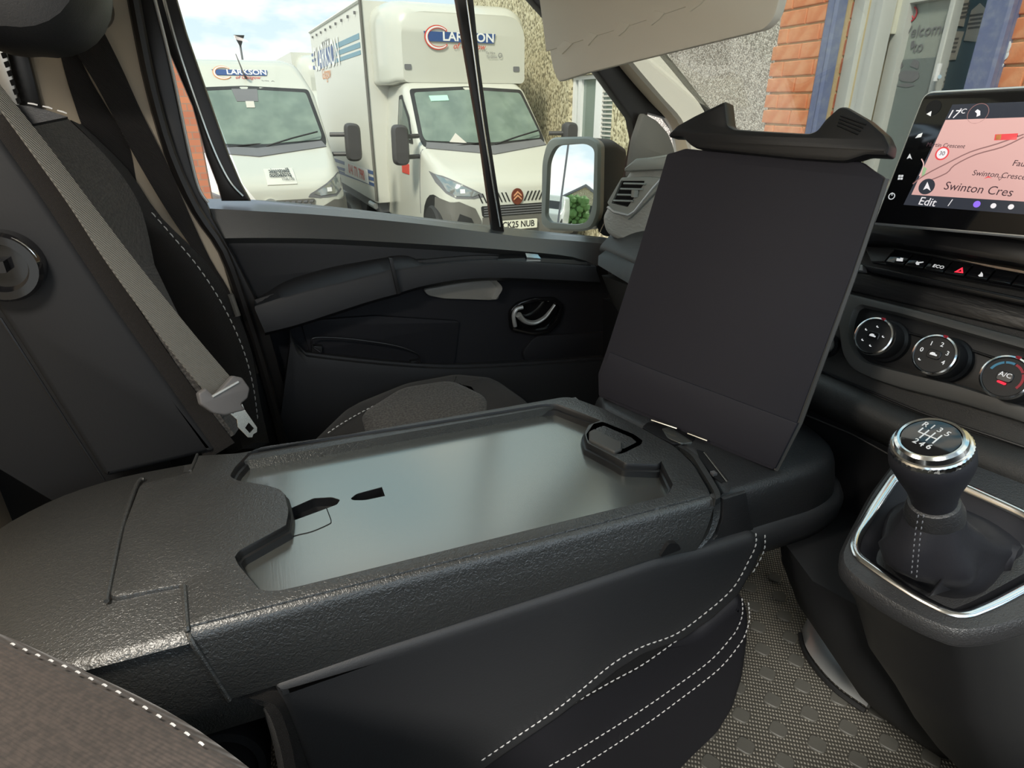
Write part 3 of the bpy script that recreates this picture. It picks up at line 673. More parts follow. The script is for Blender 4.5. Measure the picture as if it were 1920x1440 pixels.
bm = NB(); tube(bm, crv([T.W(*T.L((199, 1126)), -.001), T.W(*T.L((214, 1050)), -.001), T.W(*T.L((229, 985)), -.001), T.W(*T.L((257, 905)), -.001), T.W(*T.L((270, 896)), -.002)], 16), .0028, 8); obj('cover_lip', bm, 'shell', ms)
bm = NB(); q = [T.at((345, 1100))+V((0, 0, .0005)), seam[0]+V((-.001, -.001, .0005)), seam[0]+V((0, -.008, -.006)), seam[1]+V((0, -.005, -.004)), seam[1].lerp(seam[2], .5)+V((0, -.004, 0)), seam[2]+V((0, -.002, 0))]
tube(bm, crv(q, 20), .0030, 8); obj('cover_lip', bm, 'shell', ms)
bm = NB(); tube(bm, [T.at((357, 884))+V((0, 0, .001)), T.at((370, 853))+V((0, 0, .001))], .0022, 6); obj('cover_lip', bm, 'shell', ms)
# collar strip at the hinge and the head section
def zs(pts, z): return [PZ(z).at(p) for p in pts]
ca = [(1266, 837), (1290, 852), (1304, 871), (1333, 919), (1338, 938)]; cb = [(1276, 834), (1302, 850), (1318, 869), (1347, 917), (1351, 932)]
skin('hinge_collar', [zs(ca, TZ-.006), zs([(a_[0]+4, a_[1]-1) for a_ in ca], TZ+.001), zs(cb, TZ+.001), zs(cb, TZ-.006)], 'shell', ms, thick=(0, 0, -.01), ang=40)
skin('hinge_collar', [[PY(.577).at((1337, 934)), PY(.572).at((1337, 970)), PY(.566).at((1328, 1000)), PY(.562).at((1308, 1028))], [PY(.575).at((1351, 931)), PY(.570).at((1350, 966)), PY(.564).at((1338, 1000)), PY(.560).at((1316, 1028))]], 'shell', ms, thick=(0, .01, 0), ang=40)
# head: plan outline with a rounded front end, sloping a little
hp = [(1048, 747), (1078, 742), (1128, 752), (1200, 760), (1300, 775), (1400, 790), (1483, 812), (1532, 836), (1555, 868), (1560, 895), (1500, 905), (1420, 925), (1352, 936), (1345, 920), (1316, 872), (1290, 848), (1266, 838), (1200, 802), (1130, 766)]
H = PZ(TZ-.004); hl = H.Ls(hp)
xh0 = H.L((1352, 936))[0]
hl = [(.545, YF), (.60, YF), (.70, YF-.005), (.775, YF-.03), (.812, YF-.09), (.825, .78), (.822, .69), (.805, .63), (.77, .597), (.72, .584), (xh0+.03, .580), (xh0, YN+.001)] + [H.L(p) for p in [(1349, 920), (1318, 869), (1302, 850), (1276, 834), (1204, 798), (1132, 763)]]
hl = rnd(hl, [0, .02, .03, .05, .05, .05, .05, .04, .04, .03, 0, 0]+[0]*6, 4)
bm = NB(); stack(bm, H, hl, [(-.012, -.075), (-.008, -.045), (-.003, -.02), (.001, -.010), (.005, -.004), (.012, 0)]); obj('head_section', bm, 'head', ms, ang=50)
# side step between head and collar
plate('side_cheek', PY(.574), [(1351, 932), (1395, 919), (1400, 950), (1410, 992), (1316, 1026), (1340, 1000), (1350, 966)], .006, 'head', ms, bev=.003)
bm = NB(); n2 = Pl(PY(.560).at((1254, 1032)), (0, -1, 0)); stack(bm, n2, rnd([(-.017, -.004), (.018, -.001), (.010, .012), (-.004, .016)], .005), [(0, -.004), (0, .004)]); obj('cable_notch', bm, 'void', ms)
# latch in the tray edge
bl = rnd(T.Ls([(1112, 794), (1130, 790), (1190, 814), (1206, 826), (1203, 834), (1170, 850), (1158, 852), (1101, 826), (1098, 814)]), .004)
bm = NB(); stack(bm, T.up(-.006), bl, [(0, -.012), (0, .0045), (.001, .006), (.002, .006)], [(rnd(T.Ls([(1118, 803), (1132, 798), (1183, 820), (1194, 829), (1168, 842), (1112, 816)]), .003), .012, .001, True)])
lt = obj('latch_frame', bm, 'head', ms)
bm = NB(); stack(bm, T.up(-.014), rnd(T.Ls([(1104, 813), (1114, 808), (1166, 834), (1166, 846), (1152, 852), (1104, 828)]), .003), [(0, 0), (0, .017), (.002, .019)]); obj('latch_lever', bm, 'panelgrey', lt, label='dark grey latch lever')
# metal clips, socket and slot at the base of the board
def pxbar(name, a, b, z, r, m): 
    bm = NB(); tube(bm, [PZ(z).at(a), PZ(z).at(b)], r, 8, .6); return obj(name, bm, m, ms)
HZ = TZ-.004
plate('pivot_socket', PZ(HZ-.004), [(1203, 806), (1214, 796), (1262, 800), (1290, 815), (1304, 828), (1296, 834), (1262, 838), (1225, 820)], .006, 'smooth', ms, bev=.002, rad=.006)
plate('pivot_cup', PZ(HZ), [(1240, 806), (1256, 803), (1285, 822), (1300, 832), (1276, 834), (1252, 824)], .003, 'tray', ms, bev=.001, rad=.004)
pxbar('metal_clip', (1222, 787), (1270, 803), HZ+.010, .0028, 'steel'); pxbar('metal_clip', (1290, 812), (1327, 826), HZ+.008, .0026, 'steel')
plate('release_slot', PZ(HZ-.001), [(1306, 844), (1320, 848), (1366, 902), (1352, 906), (1334, 892), (1312, 862)], .0016, 'void', ms, bev=.0002)
pxbar('slot_edge', (1321, 848), (1364, 903), HZ+.002, .0016, 'steel'); 
bm = NB(); box(bm, PZ(HZ+.002).at((1338, 888)), (.007, .008, .005)); obj('slot_button', bm, 'tonguep', ms)
# leather backrest underneath: pad following the head, plus side bolster
bm = NB(); pad = ccw([(x, y) for x, y in [(.50, YF+.005), (.62, YF+.012), (.72, YF+.002), (.80, YF-.03), (.835, YF-.1), (.85, .78), (.846, .68), (.825, .615), (.785, .580), (.73, .568), (.60, .564), (.50, .566)]])
stack(bm, PZ(TZ-.150), rnd(pad, .05, 4), [(.06, 0), (.03, .008), (.008, .022), (-.002, .045), (-.004, .065), (.002, .078), (.01, .082)]); obj('backrest_pad', bm, 'leather', ms, ang=60)
side = [(512, 1276), (700, 1212), (1040, 1103), (1226, 1042), (1306, 1025), (1405, 996), (1424, 1002), (1424, 1025), (1413, 1053), (1381, 1108), (1330, 1155), (1274, 1194), (1200, 1222), (1155, 1250), (1096, 1298), (1044, 1338), (980, 1382), (898, 1439), (820, 1500), (600, 1500), (560, 1400)]
PSd = PY(.565)
sp = [(PSd.L(p)[0], PSd.L(p)[1]) for p in side]
bm = NB(); stack(bm, Pl((0, .92, 0), (0, -1, 0), (1, 0, 0)), rnd(sp, .006, 3), rprof(.92-.553, .014, 0, 5)); obj('backrest_bolster', bm, 'leather', ms, ang=50)
# pocket gap and seam under the bolster
PB = PY(.553)
s1 = [(1424, 1003), (1424, 1025), (1411, 1054), (1381, 1106), (1330, 1152), (1274, 1192), (1210, 1216), (1155, 1248), (1096, 1297), (1044, 1338), (970, 1388), (898, 1437)]
off2 = [(1434, 1003), (1433, 1030), (1418, 1062), (1405, 1082)]
stitch('seam_stitching', [PY(.5515).at((p[0]-7, p[1]-3)) for p in s1], ms, (0, -1, 0))
stitch('seam_stitching', [PY(.5565).at(p) for p in off2], ms, (0, -1, 0))
# seat cushion below
cu = [(1300, 1175), (1380, 1108), (1396, 1122), (1403, 1150), (1400, 1200), (1392, 1260), (1375, 1316), (1345, 1365), (1292, 1416), (1240, 1470), (1100, 1520), (600, 1560), (560, 1300)]
PCu = PY(.575); bm = NB(); stack(bm, Pl((0, .93, 0), (0, -1, 0), (1, 0, 0)), rnd(PCu.Ls(cu), .012, 3), rprof(.93-.562, .022, 0, 6)); obj('seat_cushion', bm, 'leather_dk', ms, ang=50)
dbl = [(1391, 1122), (1392, 1150), (1384, 1175), (1371, 1195), (1330, 1240), (1254, 1296), (1200, 1333), (1135, 1374), (1080, 1408), (1020, 1442)]
stitch('seam_stitching', [PY(.5605).at(p) for p in dbl], ms, (0, -1, 0)); stitch('seam_stitching', [PY(.5605).at((p[0]+12+min(10, i), p[1]+8+min(14, i*2))) for i, p in enumerate(dbl)][0:], ms, (0, -1, 0))
gap = [(1270, 1200), (1205, 1246), (1150, 1276), (1080, 1316), (1046, 1338)]
stitch('seam_stitching', [PY(.5555).at(p) for p in gap], ms, (0, -1, 0))
bm = NB(); gp = [(1262, 1202), (1200, 1224), (1155, 1254), (1100, 1302), (1052, 1336), (1090, 1314), (1150, 1280), (1205, 1250)]; stack(bm, PY(.5595), PY(.5595).Ls(gp), [(0, -.003), (0, .001)]); obj('pocket_opening', bm, 'void', ms)
# furry cable sleeve and recliner cap at the rear corner
bm = NB(); tube(bm, crv([PY(.575).at(p) for p in [(420, 1290), (480, 1290), (520, 1300), (545, 1370), (560, 1460)]], 20), [.010+.012*min(1, k/10) for k in range(len(crv([V((0,0,0))]*5, 20)))], 10); obj('carpet_sleeve', bm, 'fabric_dk', ms)
bm = NB(); pc = Pl(PY(.60).at((410, 1440)), (0, -1, .25)); lathe(bm, pc, [(.060, -.08), (.060, .004), (.055, .014), (.046, .016), (.043, .008), (.0, .006)]); obj('recliner_cover', bm, 'black', ms)
bm = NB(); stack(bm, PZ(FZ), [(.0, .60), (.42, .60), (.42, .95), (.0, .95)], [(0, 0), (.02, .22)]); obj('seat_base', bm, 'black', ms)

# ---- upright board standing in the slot
db = thing('document_board', 'tall flat black document board standing upright on the end of the folded seat', 'board', (.60, .76, 1.24))
Lb = V((.548, .92, 1.245)); Rb = V((.662, .605, 1.232)); Lt = PY(.92).at((1258, 290)); Rt = PY(.61).at((1660, 330))
nb = (Rb-Lb).cross((Lt-Lb)).normalized()
if nb.x > 0: nb = -nb
pb = Pl((Lb+Rb)/2, nb, (Rb-Lb))
bp = [(1128, 742), (1127, 700), (1143, 655), (1200, 478), (1250, 312), (1256, 290), (1272, 286), (1290, 280), (1330, 284), (1500, 300), (1620, 305), (1640, 320), (1662, 334), (1655, 360), (1600, 520), (1500, 790), (1455, 880), (1300, 818), (1200, 776)]
plate('board_panel', pb, bp, .010, 'board', db, bev=.003, rad=.004)
# thin lighter edge down the right side
bm = NB(); tube(bm, [pb.at(p)+pb.n*.004 for p in [(1663, 336), (1600, 522), (1502, 791), (1457, 880)]], .0045, 6); obj('board_edge', bm, 'panelgrey', db)
# kicked lower part
kick = pb.up(.0095)
plate('lower_kick', kick, [(1129, 742), (1128, 702), (1145, 660), (1220, 690), (1350, 738), (1498, 793), (1455, 878)], .0035, 'board', db, bev=.003)
# clip across the top
cl_ = [(1268, 258), (1285, 240), (1318, 222), (1375, 195), (1380, 240), (1392, 247), (1430, 250), (1530, 256), (1545, 250), (1560, 230), (1586, 207), (1600, 207), (1640, 230), (1672, 258), (1682, 280), (1678, 299), (1636, 297), (1598, 309), (1570, 308), (1500, 303), (1420, 294), (1320, 283), (1308, 276), (1295, 263), (1270, 262)]
cp = plate('clip_bar', pb.up(-.006), cl_, .026, 'black', db, bev=.006, rad=.004)
for i in range(4):
    a = (1567+i*2+3, 232-i*6+3); b = (1606+i*5+3, 249-i*6+3)
    bm = NB(); tube(bm, [pb.up(.020).at(a), pb.up(.020).at(b)], .0012, 6); obj('grip_rib', bm, 'smooth', cp)

# ================================================================== OUTBOARD PASSENGER SEAT
ps = thing('passenger_seat', 'grey fabric outboard passenger seat with white stitching beside the door', 'seat', (-.1, 1.2, FZ))
PS = PY(.97)
fr = [PS.L(p) for p in [(-140, 40), (0, 253), (80, 367), (217, 575), (330, 735), (410, 848)]]
re_ = [PS.L(p) for p in [(195, 900), (0, 593), (-140, 420)]]
prof_ = [(p[0], p[1]) for p in fr+re_]
bm = NB(); stack(bm, Pl((0, 1.05, 0), (0, -1, 0), (1, 0, 0)), rnd(prof_, .01, 3), [(0, 0), (0, .065), (.002, .072), (.006, .078), (.012, .08)]); obj('side_panel', bm, 'seatside', ps, ang=50)
# front face of the backrest: lofted along the seat width
def frontline(y, pts): return [PY(y).at(p) for p in pts]
g0 = [(0, 253), (80, 367), (217, 575), (330, 735), (410, 848)]
g1 = [(20, 205), (150, 410), (250, 565), (350, 712), (440, 830)]
skin('gusset', [frontline(.975, g0), frontline(.985, g1)], 'fabric_dk', ps, thick=(-.02, .0, -.01))
g2 = [(30, 198), (75, 205), (127, 222)]
# fabric centre (two panels) and far bolster
A = [(30, 198), (90, 300), (150, 395), (215, 495)]; B_ = [(127, 222), (205, 300), (262, 385), (290, 497)]
skin('fabric_panel', [frontline(.99, A), frontline(1.08, [(60, 205), (130, 300), (190, 395), (235, 495)]), frontline(1.20, [(98, 212), (170, 300), (232, 395), (268, 498)]), frontline(1.31, B_)], 'fabric', ps, thick=(-.05, 0, -.02), ang=60)
A2 = [(213, 497), (300, 620), (370, 720), (440, 815)]; B2 = [(290, 497), (330, 580), (380, 680), (425, 760)]
skin('fabric_panel', [frontline(.99, A2), frontline(1.12, [(250, 492), (330, 610), (385, 700), (450, 800)]), frontline(1.29, B2)], 'fabric', ps, thick=(-.05, 0, -.02), ang=60)
C1 = [(133, 225), (205, 300), (262, 385), (290, 480), (340, 580), (400, 700), (440, 800), (455, 840)]; C2 = [(150, 233), (225, 310), (285, 400), (350, 470), (400, 560), (440, 660), (470, 760), (480, 830)]; C3 = [(152, 232), (240, 318), (300, 405), (390, 495), (440, 575), (472, 660), (487, 750), (505, 830)]
skin('side_bolster', [frontline(1.32, C1), frontline(1.37, C2), frontline(1.42, C3), [p+V((-.08, .01, -.02)) for p in frontline(1.42, C3)]], 'fabric_dk', ps, thick=(-.03, 0, -.01), ang=60)
stitch('bolster_stitching', [p+V((.016, -.022, .004)) for p in frontline(1.385, [(270, 400), (310, 445), (360, 505), (405, 575), (440, 650), (460, 720), (470, 790)])], ps, (.8, -.5, .3), L=.009, gap=.006, r=.0011)
skin('top_edge_piping', [frontline(1.00, [(30, 196), (75, 203), (127, 219)]), frontline(1.02, [(34, 200), (78, 208), (127, 224)])], 'leather', ps, thick=(-.05, .0, -.01))
stitch('top_stitching', [p+V((.01, -.01, .004)) for p in frontline(1.00, [(40, 200), (78, 208), (122, 222)])], ps, (.8, -.5, .3), L=.009, gap=.005, r=.001)
# backing body so the seat is solid
bm = NB(); stack(bm, Pl((0, 1.41, 0), (0, -1, 0), (1, 0, 0)), [(a-.07, b-.03) for a, b in [PY(1.2).L(p) for p in [(-60, 190), (80, 235), (300, 560), (455, 850)]]]+[(-.30, 1.05), (-.55, 1.4)], [(0, 0), (0, .36)]); obj('backrest_core', bm, 'seatside', ps)
# head restraint
bm = NB(); hr = Pl(PY(1.13).at((22, -50)), (0, -1, .1)); lathe(bm, hr, [(.0, -.13), (.05, -.128), (.088, -.11), (.102, -.05), (.105, 0), (.102, .05), (.088, .09), (.05, .105), (.0, .108)], 32, lambda i, k, r: r*.88*(1+.16*abs(math.cos(2*PI*k/32)))); obj('head_restraint', bm, 'leather', ps)
# round pivot on the seat side
pc = Pl(PS.at((12, 495)), (0, -1, 0)); bm = NB(); lathe(bm, pc, [(.044, -.01), (.044, .02), (.040, .026), (.030, .026), (.026, .014), (0, .014)]); pv_ = obj('armrest_pivot', bm, 'gloss', ps)
bm = NB(); tube(bm, [pc.W(.040*math.cos(a), .040*math.sin(a), .022) for a in [k*PI/2/12-.15 for k in range(13)]], [.0008+.002*math.sin(PI*k/12) for k in range(13)], 6); obj('chrome_crescent', bm, 'chrome', pv_)
bm = NB(); box(bm, pc.W(-.008, .002, .020), (.03, .02, .014)); obj('pivot_boss', bm, 'smooth', pv_)
bm = NB(); tube(bm, crv([PY(.965).at(p) for p in [(0, 596), (60, 690), (130, 800), (196, 902)]], 12), .002, 6); obj('side_piping', bm, 'smooth', ps)
# cushion
cush = rnd([(-.02, .985), (.40, .985), (.50, 1.05), (.525, 1.2), (.50, 1.35), (.40, 1.42), (.25, 1.41), (.10, 1.33), (.0, 1.18)], .03)
bm = NB(); stack(bm, PZ(.98), cush, [(.02, 0), (0, .02), (0, .08), (.006, .115), (.02, .138), (.045, .155), (.075, .163), (.13, .166)]); obj('seat_cushion', bm, 'fabric_dk', ps, ang=60)
bm = NB(); stack(bm, PZ(1.142), rnd([(.12, 1.06), (.36, 1.06), (.41, 1.2), (.36, 1.32), (.24, 1.32), (.13, 1.22)], .03), [(0, 0), (.004, .006), (.02, .010)]); obj('cushion_insert', bm, 'fabric', ps, ang=60)
stitch('cushion_stitching', [PZ(1.147).at(p) for p in [(615, 812), (640, 795), (680, 772), (730, 748), (790, 728), (835, 720)]], ps, (0, 0, 1), L=.008, gap=.005, r=.0011)
bm = NB(); stack(bm, PZ(FZ), [(-.1, 1.0), (.42, 1.0), (.42, 1.40), (-.1, 1.40)], [(0, 0), (.01, .365)]); obj('seat_base', bm, 'black', ps)

# ---- grey centre seat belt hanging with its tongue
def strap(bm, L, R, n, th=.0012):
    A = resamp(crv(L, 30), 30); B = resamp(crv(R, 30), 30); n = V(n).normalized()*th
    grid(bm, [A, [a.lerp(b, .5)+n*1.5 for a, b in zip(A, B)], B], -n*2)
sb = thing('centre_seat_belt', 'grey webbing seat belt hanging down the seat side with a steel tongue', 'seat belt', (-.1, .97, 1.25))
bm = NB(); strap(bm, [PY(.955).at(p) for p in [(-60, 120), (0, 203), (65, 292), (130, 383), (193, 480), (260, 574), (330, 668), (397, 748)]], [PY(.975).at(p) for p in [(-60, 70), (0, 158), (90, 272), (165, 372), (247, 480), (310, 560), (375, 640), (440, 716)]], (.7, -.7, .2)); obj('webbing', bm, 'belt', sb)
pt = Pl(PY(.955).at((430, 750)), (.45, -.85, .25))
tg = rnd(pt.Ls([(367, 737), (382, 727), (398, 742), (432, 704), (450, 708), (464, 728), (460, 746), (447, 757), (456, 768), (418, 778), (396, 774), (372, 758)]), .003)
bm = NB(); stack(bm, pt, tg, rprof(.010, .003, 0, 3)); tp = obj('tongue_cover', bm, 'tonguep', sb, label='light grey plastic tongue cover')
bm = NB(); tube(bm, [pt.up(.010).at(p) for p in [(398, 744), (447, 716)]], .0022, 6); obj('tongue_bar', bm, 'silver', tp)
bm = NB(); stack(bm, pt.up(.003), pt.up(.003).Ls([(426, 772), (436, 775), (449, 761), (453, 756), (458, 768), (481, 801), (481, 810), (474, 814), (472, 820), (464, 820), (444, 800), (443, 787)]), [(0, 0), (0, .002), (.0004, .0025)], [(pt.up(.003).Ls([(458, 802), (465, 792), (475, 803), (467, 812)]), .0025, 0, False)]); obj('tongue_blade', bm, 'steel', tp, label='bright steel blade')

# ---- dark outboard belt on the pillar
ob = thing('outboard_seat_belt', 'dark brown webbing seat belt running down the beige door pillar', 'seat belt', (-.2, 1.43, 1.3))
bm = NB(); strap(bm, [PY(1.42).at(p) for p in [(104, 40), (177, 153), (247, 283), (310, 390), (372, 482), (430, 560), (470, 640), (480, 700)]], [PY(1.43).at(p) for p in [(177, 25), (225, 120), (267, 213), (318, 315), (352, 395), (395, 487), (437, 560), (486, 700)]], (.3, -1, 0)); obj('webbing', bm, 'belt_dk', ob)
bm = NB(); strap(bm, [PY(1.435).at(p) for p in [(100, 40), (115, 110), (135, 180), (165, 260), (220, 345), (262, 400)]], [PY(1.438).at(p) for p in [(125, 45), (160, 130), (200, 200), (240, 267), (256, 340), (270, 400)]], (.3, -1, 0)); obj('webbing', bm, 'belt_dk', ob)
pa = Pl(PY(1.42).at((165, 12)), (0, -1, 0)); bm = NB(); lathe(bm, pa, [(.036, -.02), (.036, .01), (.030, .018), (0, .018)], 28); ga = obj('anchor_cover', bm, 'smooth', ob)
bm = NB(); tube(bm, [PY(1.40).at(p) for p in [(140, 14), (160, 12), (176, -4)]], .006, 8); obj('anchor_loop', bm, 'steel', ga)
bm = NB(); tube(bm, crv([PY(1.40).at(p) for p in [(432, 552), (440, 575), (446, 592)]], 6), .006, 8); obj('belt_guide', bm, 'greyp', ob)

# ---- rail of slotted metal and dark cladding on the partition
rl = thing('trim_3', None, None, (-.4, 1.2, 1.5), kind='structure')
plate('dark_cladding', PY(1.43), [(43, 55), (46, 67), (84, 210), (75, 215), (33, 200), (0, 60), (0, 40)], .012, 'smooth', rl, bev=.003)
plate('metal_rail', PY(1.40), [(-30, 20), (5, 62), (38, 200), (20, 200), (-30, 100)], .006, 'silver', rl, bev=.001)
for i in range(6):
    x, y = 2+i*5.5, 100+i*17; plate('rail_slot', PY(1.392), [(x, y), (x+8, y-3), (x+12, y+7), (x+4, y+10)], .003, 'void', rl, bev=.0003)

# ================================================================== DRIVER'S SEAT corner
ds = thing('driver_seat', 'brown grey ribbed fabric driver seat edge in the lower left corner', 'seat', (-.2, .4, FZ))
DZ = 1.26; edge = [(-120, 1140), (0, 1184), (100, 1228), (240, 1292), (350, 1352), (470, 1440), (560, 1520)]
def dz(pts, z): return [PZ(z).at(p) for p in pts]
E0 = [(p[0]-0, p[1]) for p in edge]; 
rows = [[q+V((0, .012, -.30)) for q in dz(E0, DZ)], [q+V((0, .012, -.03)) for q in dz(E0, DZ)], [q+V((0, .006, -.012)) for q in dz(E0, DZ)], [q+V((-.006, -.006, -.002)) for q in dz(E0, DZ)], [q+V((-.012, -.02, .002)) for q in dz(E0, DZ)], [q+V((-.03, -.06, .006)) for q in dz(E0, DZ)], [q+V((-.05, -.14, .004)) for q in dz(E0, DZ)], [q+V((-.07, -.30, -.0)) for q in dz(E0, DZ)]]
skin('seat_cushion', rows, 'fabric_dr', ds, thick=(0, 0, -.03), ang=60)
stitch('edge_stitching', [PZ(DZ+.003).at(p) for p in [(20, 1206), (60, 1224), (132, 1254), (165, 1270), (230, 1302), (300, 1344), (345, 1372), (400, 1410)]], ds, (0, 0, 1), L=.007, gap=.011, r=.0009)
bm = NB(); stack(bm, PZ(FZ), [(-.5, .0), (-.12, .0), (-.12, .40), (-.5, .40)], [(0, 0), (0, .36)]); obj('seat_base', bm, 'black', ds)

# ================================================================== DASHBOARD
da = thing('dashboard', 'black dashboard with rotary heater knobs, switch row and corner air vent', 'dashboard', (1.0, .8, 1.0))
K0 = CAM+ray((1756, 661))*.86
t_ = math.radians(22); hu = V((.16, -.987, 0)).normalized(); hf = V((.987, .16, 0)).normalized()
def tilt(o, deg, u=hu, f=hf):
    a = math.radians(deg); v = f*math.sin(a)+V((0, 0, 1))*math.cos(a); return Pl(o, u.cross(v), u)
KP = tilt(K0-V((0, 0, 0)), 22).up(-.045)
# big bodies first: top cowl, fascia, rolled lower edge
bm = NB(); stack(bm, PY(1.44), rnd([(.86, 1.05), (.84, 1.33), (.80, 1.40), (.86, 1.455), (1.02, 1.50), (1.45, 1.47), (1.45, .8), (1.1, .75)], .02), [(0, 0), (0, .42)])
stack(bm, PY(1.05), [(1.02, 1.05), (1.02, 1.40), (1.08, 1.50), (1.45, 1.47), (1.45, .8)], [(0, 0), (0, 1.05)])
cwl = obj('upper_cowl', bm, 'dash', da)
def kp(name, px, h, m, parent=da, c=0., rad=0, bev=.002, holes=(), **k): return plate(name, KP.up(c), px, h, m, parent, rad=rad, bev=bev, holes=holes, **k)
kp('fascia', [(1380, 470), (1600, 470), (1700, 470), (2080, 560), (2080, 960), (1725, 800), (1529, 715), (1380, 650)], .03, 'dash', c=-.032)
G = [(1400, 640), (1529, 694), (1725, 776), (1920, 841), (2040, 880)]; Mx = [(1390, 665), (1522, 718), (1705, 802), (1920, 880), (2040, 925)]; Lx = [(1380, 690), (1507, 748), (1640, 812), (1720, 852), (1920, 950), (2040, 1010)]; Ux = [(1380, 720), (1504, 764), (1640, 826), (1720, 868), (1920, 975), (2040, 1040)]
skin('lower_bolster', [[KP.up(-.002).at(p) for p in G], [KP.up(.016).at((p[0], p[1]+8)) for p in G], [KP.up(.026).at(p) for p in Mx], [KP.up(.022).at((p[0]-3, p[1]-14)) for p in Lx], [KP.up(.0).at(p) for p in Lx], [KP.up(-.04).at(p) for p in Ux]], 'dash', da, thick=(.03, 0, 0), ang=60)
bm = NB(); tube(bm, [KP.up(.002).at((p[0], p[1]-3)) for p in resamp([V((*q, 0)) for q in G], 20)], .0018, 6); obj('trim_groove', bm, 'smooth', da)
skin('knee_panel', [[KP.up(-.045).at(p) for p in Ux], [KP.up(-.10).at((p[0]-20, p[1]+160)) for p in Ux]], 'smooth', da, thick=(.02, 0, 0))
bm = NB(); tube(bm, [KP.up(-.04).at(p) for p in [(1380, 755), (1506, 776), (1600, 815), (1685, 862)]], .0015, 6); obj('panel_seam', bm, 'dash', da)
# brow under the screen
kp('screen_brow', [(1590, 430), (1636, 424), (1960, 452), (2080, 462), (2080, 545), (1920, 508), (1680, 466), (1600, 462)], .035, 'smooth', c=-.005, bev=.008)
# push button row
BKo = KP.up(.012).at((1700, 485)); KB = tilt(BKo, 50)
keys = []
sx = [1660, 1696, 1732, 1770, 1809, 1852, 1896, 1942, 1990]
def keyquad(i):
    xa, xb = sx[i]+1.5, sx[i+1]-1.5
    f = lambda x: 495+(x-1660)*.178+((x-1660)**2)*.00001
    return [(xa, f(xa)), (xb, f(xb)), (xb+17, f(xb)-20), (xa+17, f(xa)-20)]
bar_ = [(1626, 492), (1660, 493), (1990, 556), (2008, 536), (1680, 470), (1621, 462)]
plate('switch_bar', KB.up(-.004), [(1622, 464), (1680, 470), (2010, 532), (2000, 560), (1660, 498), (1636, 494)], .003, 'smooth', da, bev=.001)
plate('switch_bar_end', KB.up(-.001), [(1622, 464), (1677, 470), (1659, 492), (1634, 492)], .003, 'dash', da, bev=.001)
for i in range(8):
    q = keyquad(i); k = plate('push_switch', KB, q, .006, 'gloss', da, bev=.0012)
    cx = sum(p[0] for p in q)/4; cy = sum(p[1] for p in q)/4-1
    KT = KB.up(.0062); a, b = KT.L((cx, cy))
    if i == 0: text('switch_symbol', '■', KT, a, b, .009, 'icon', k, sx=1.6) if False else plate('switch_symbol', KT, [(cx-6, cy+2), (cx-5, cy-3), (cx+1, cy-2), (cx+2, cy-4), (cx+7, cy-3), (cx+6, cy+3)], .0004, 'icon', k, bev=.0001)
    if i == 1: plate('switch_symbol', KT, [(cx-6, cy), (cx-3, cy-4), (cx, cy-2), (cx+9, cy-3), (cx+9, cy-1.5), (cx+1, cy), (cx+1, cy+3), (cx-4, cy+3)], .0004, 'icon', k, bev=.0001)
    if i == 2: text('switch_symbol', 'ECO', KT, a, b, .0075, 'icon', k, c=.0003)
    if i == 3:
        plate('hazard_triangle', KT, [(cx-9, cy+3), (cx+7, cy-6), (cx+8, cy+5)], .0004, 'redglow', k, bev=.0001, label='red lit triangle', holes=[([(cx-3, cy+2), (cx+4, cy-2), (cx+4.5, cy+2.5)], 0, .0004, 0, False)])
    if i == 4: plate('switch_symbol', KT, [(cx-5, cy+2), (cx-1, cy-1), (cx+1, cy-5), (cx+4, cy-1), (cx+4, cy+4), (cx-3, cy+4)], .0004, 'icon', k, bev=.0001)
# chrome edge and brushed strip
bm = NB(); tube(bm, [KP.up(.012).at(p) for p in [(1590, 503), (1628, 500), (1720, 522), (1920, 566), (2040, 594)]], .0016, 6); obj('strip_edge', bm, 'greyp', da)
kp('bright_end', [(1592, 497), (1625, 500), (1626, 512), (1592, 510)], .014, 'silver', bev=.002)
kp('lower_ledge', [(1625, 500), (1920, 562), (2050, 590), (2050, 600), (1920, 575), (1640, 516)], .020, 'smooth', bev=.004)
kp('brushed_strip', [(1400, 470), (1602, 512), (1640, 518), (1920, 577), (2050, 604), (2050, 660), (1920, 622), (1587, 545), (1400, 500)], .010, 'purpleblue', bev=.003)
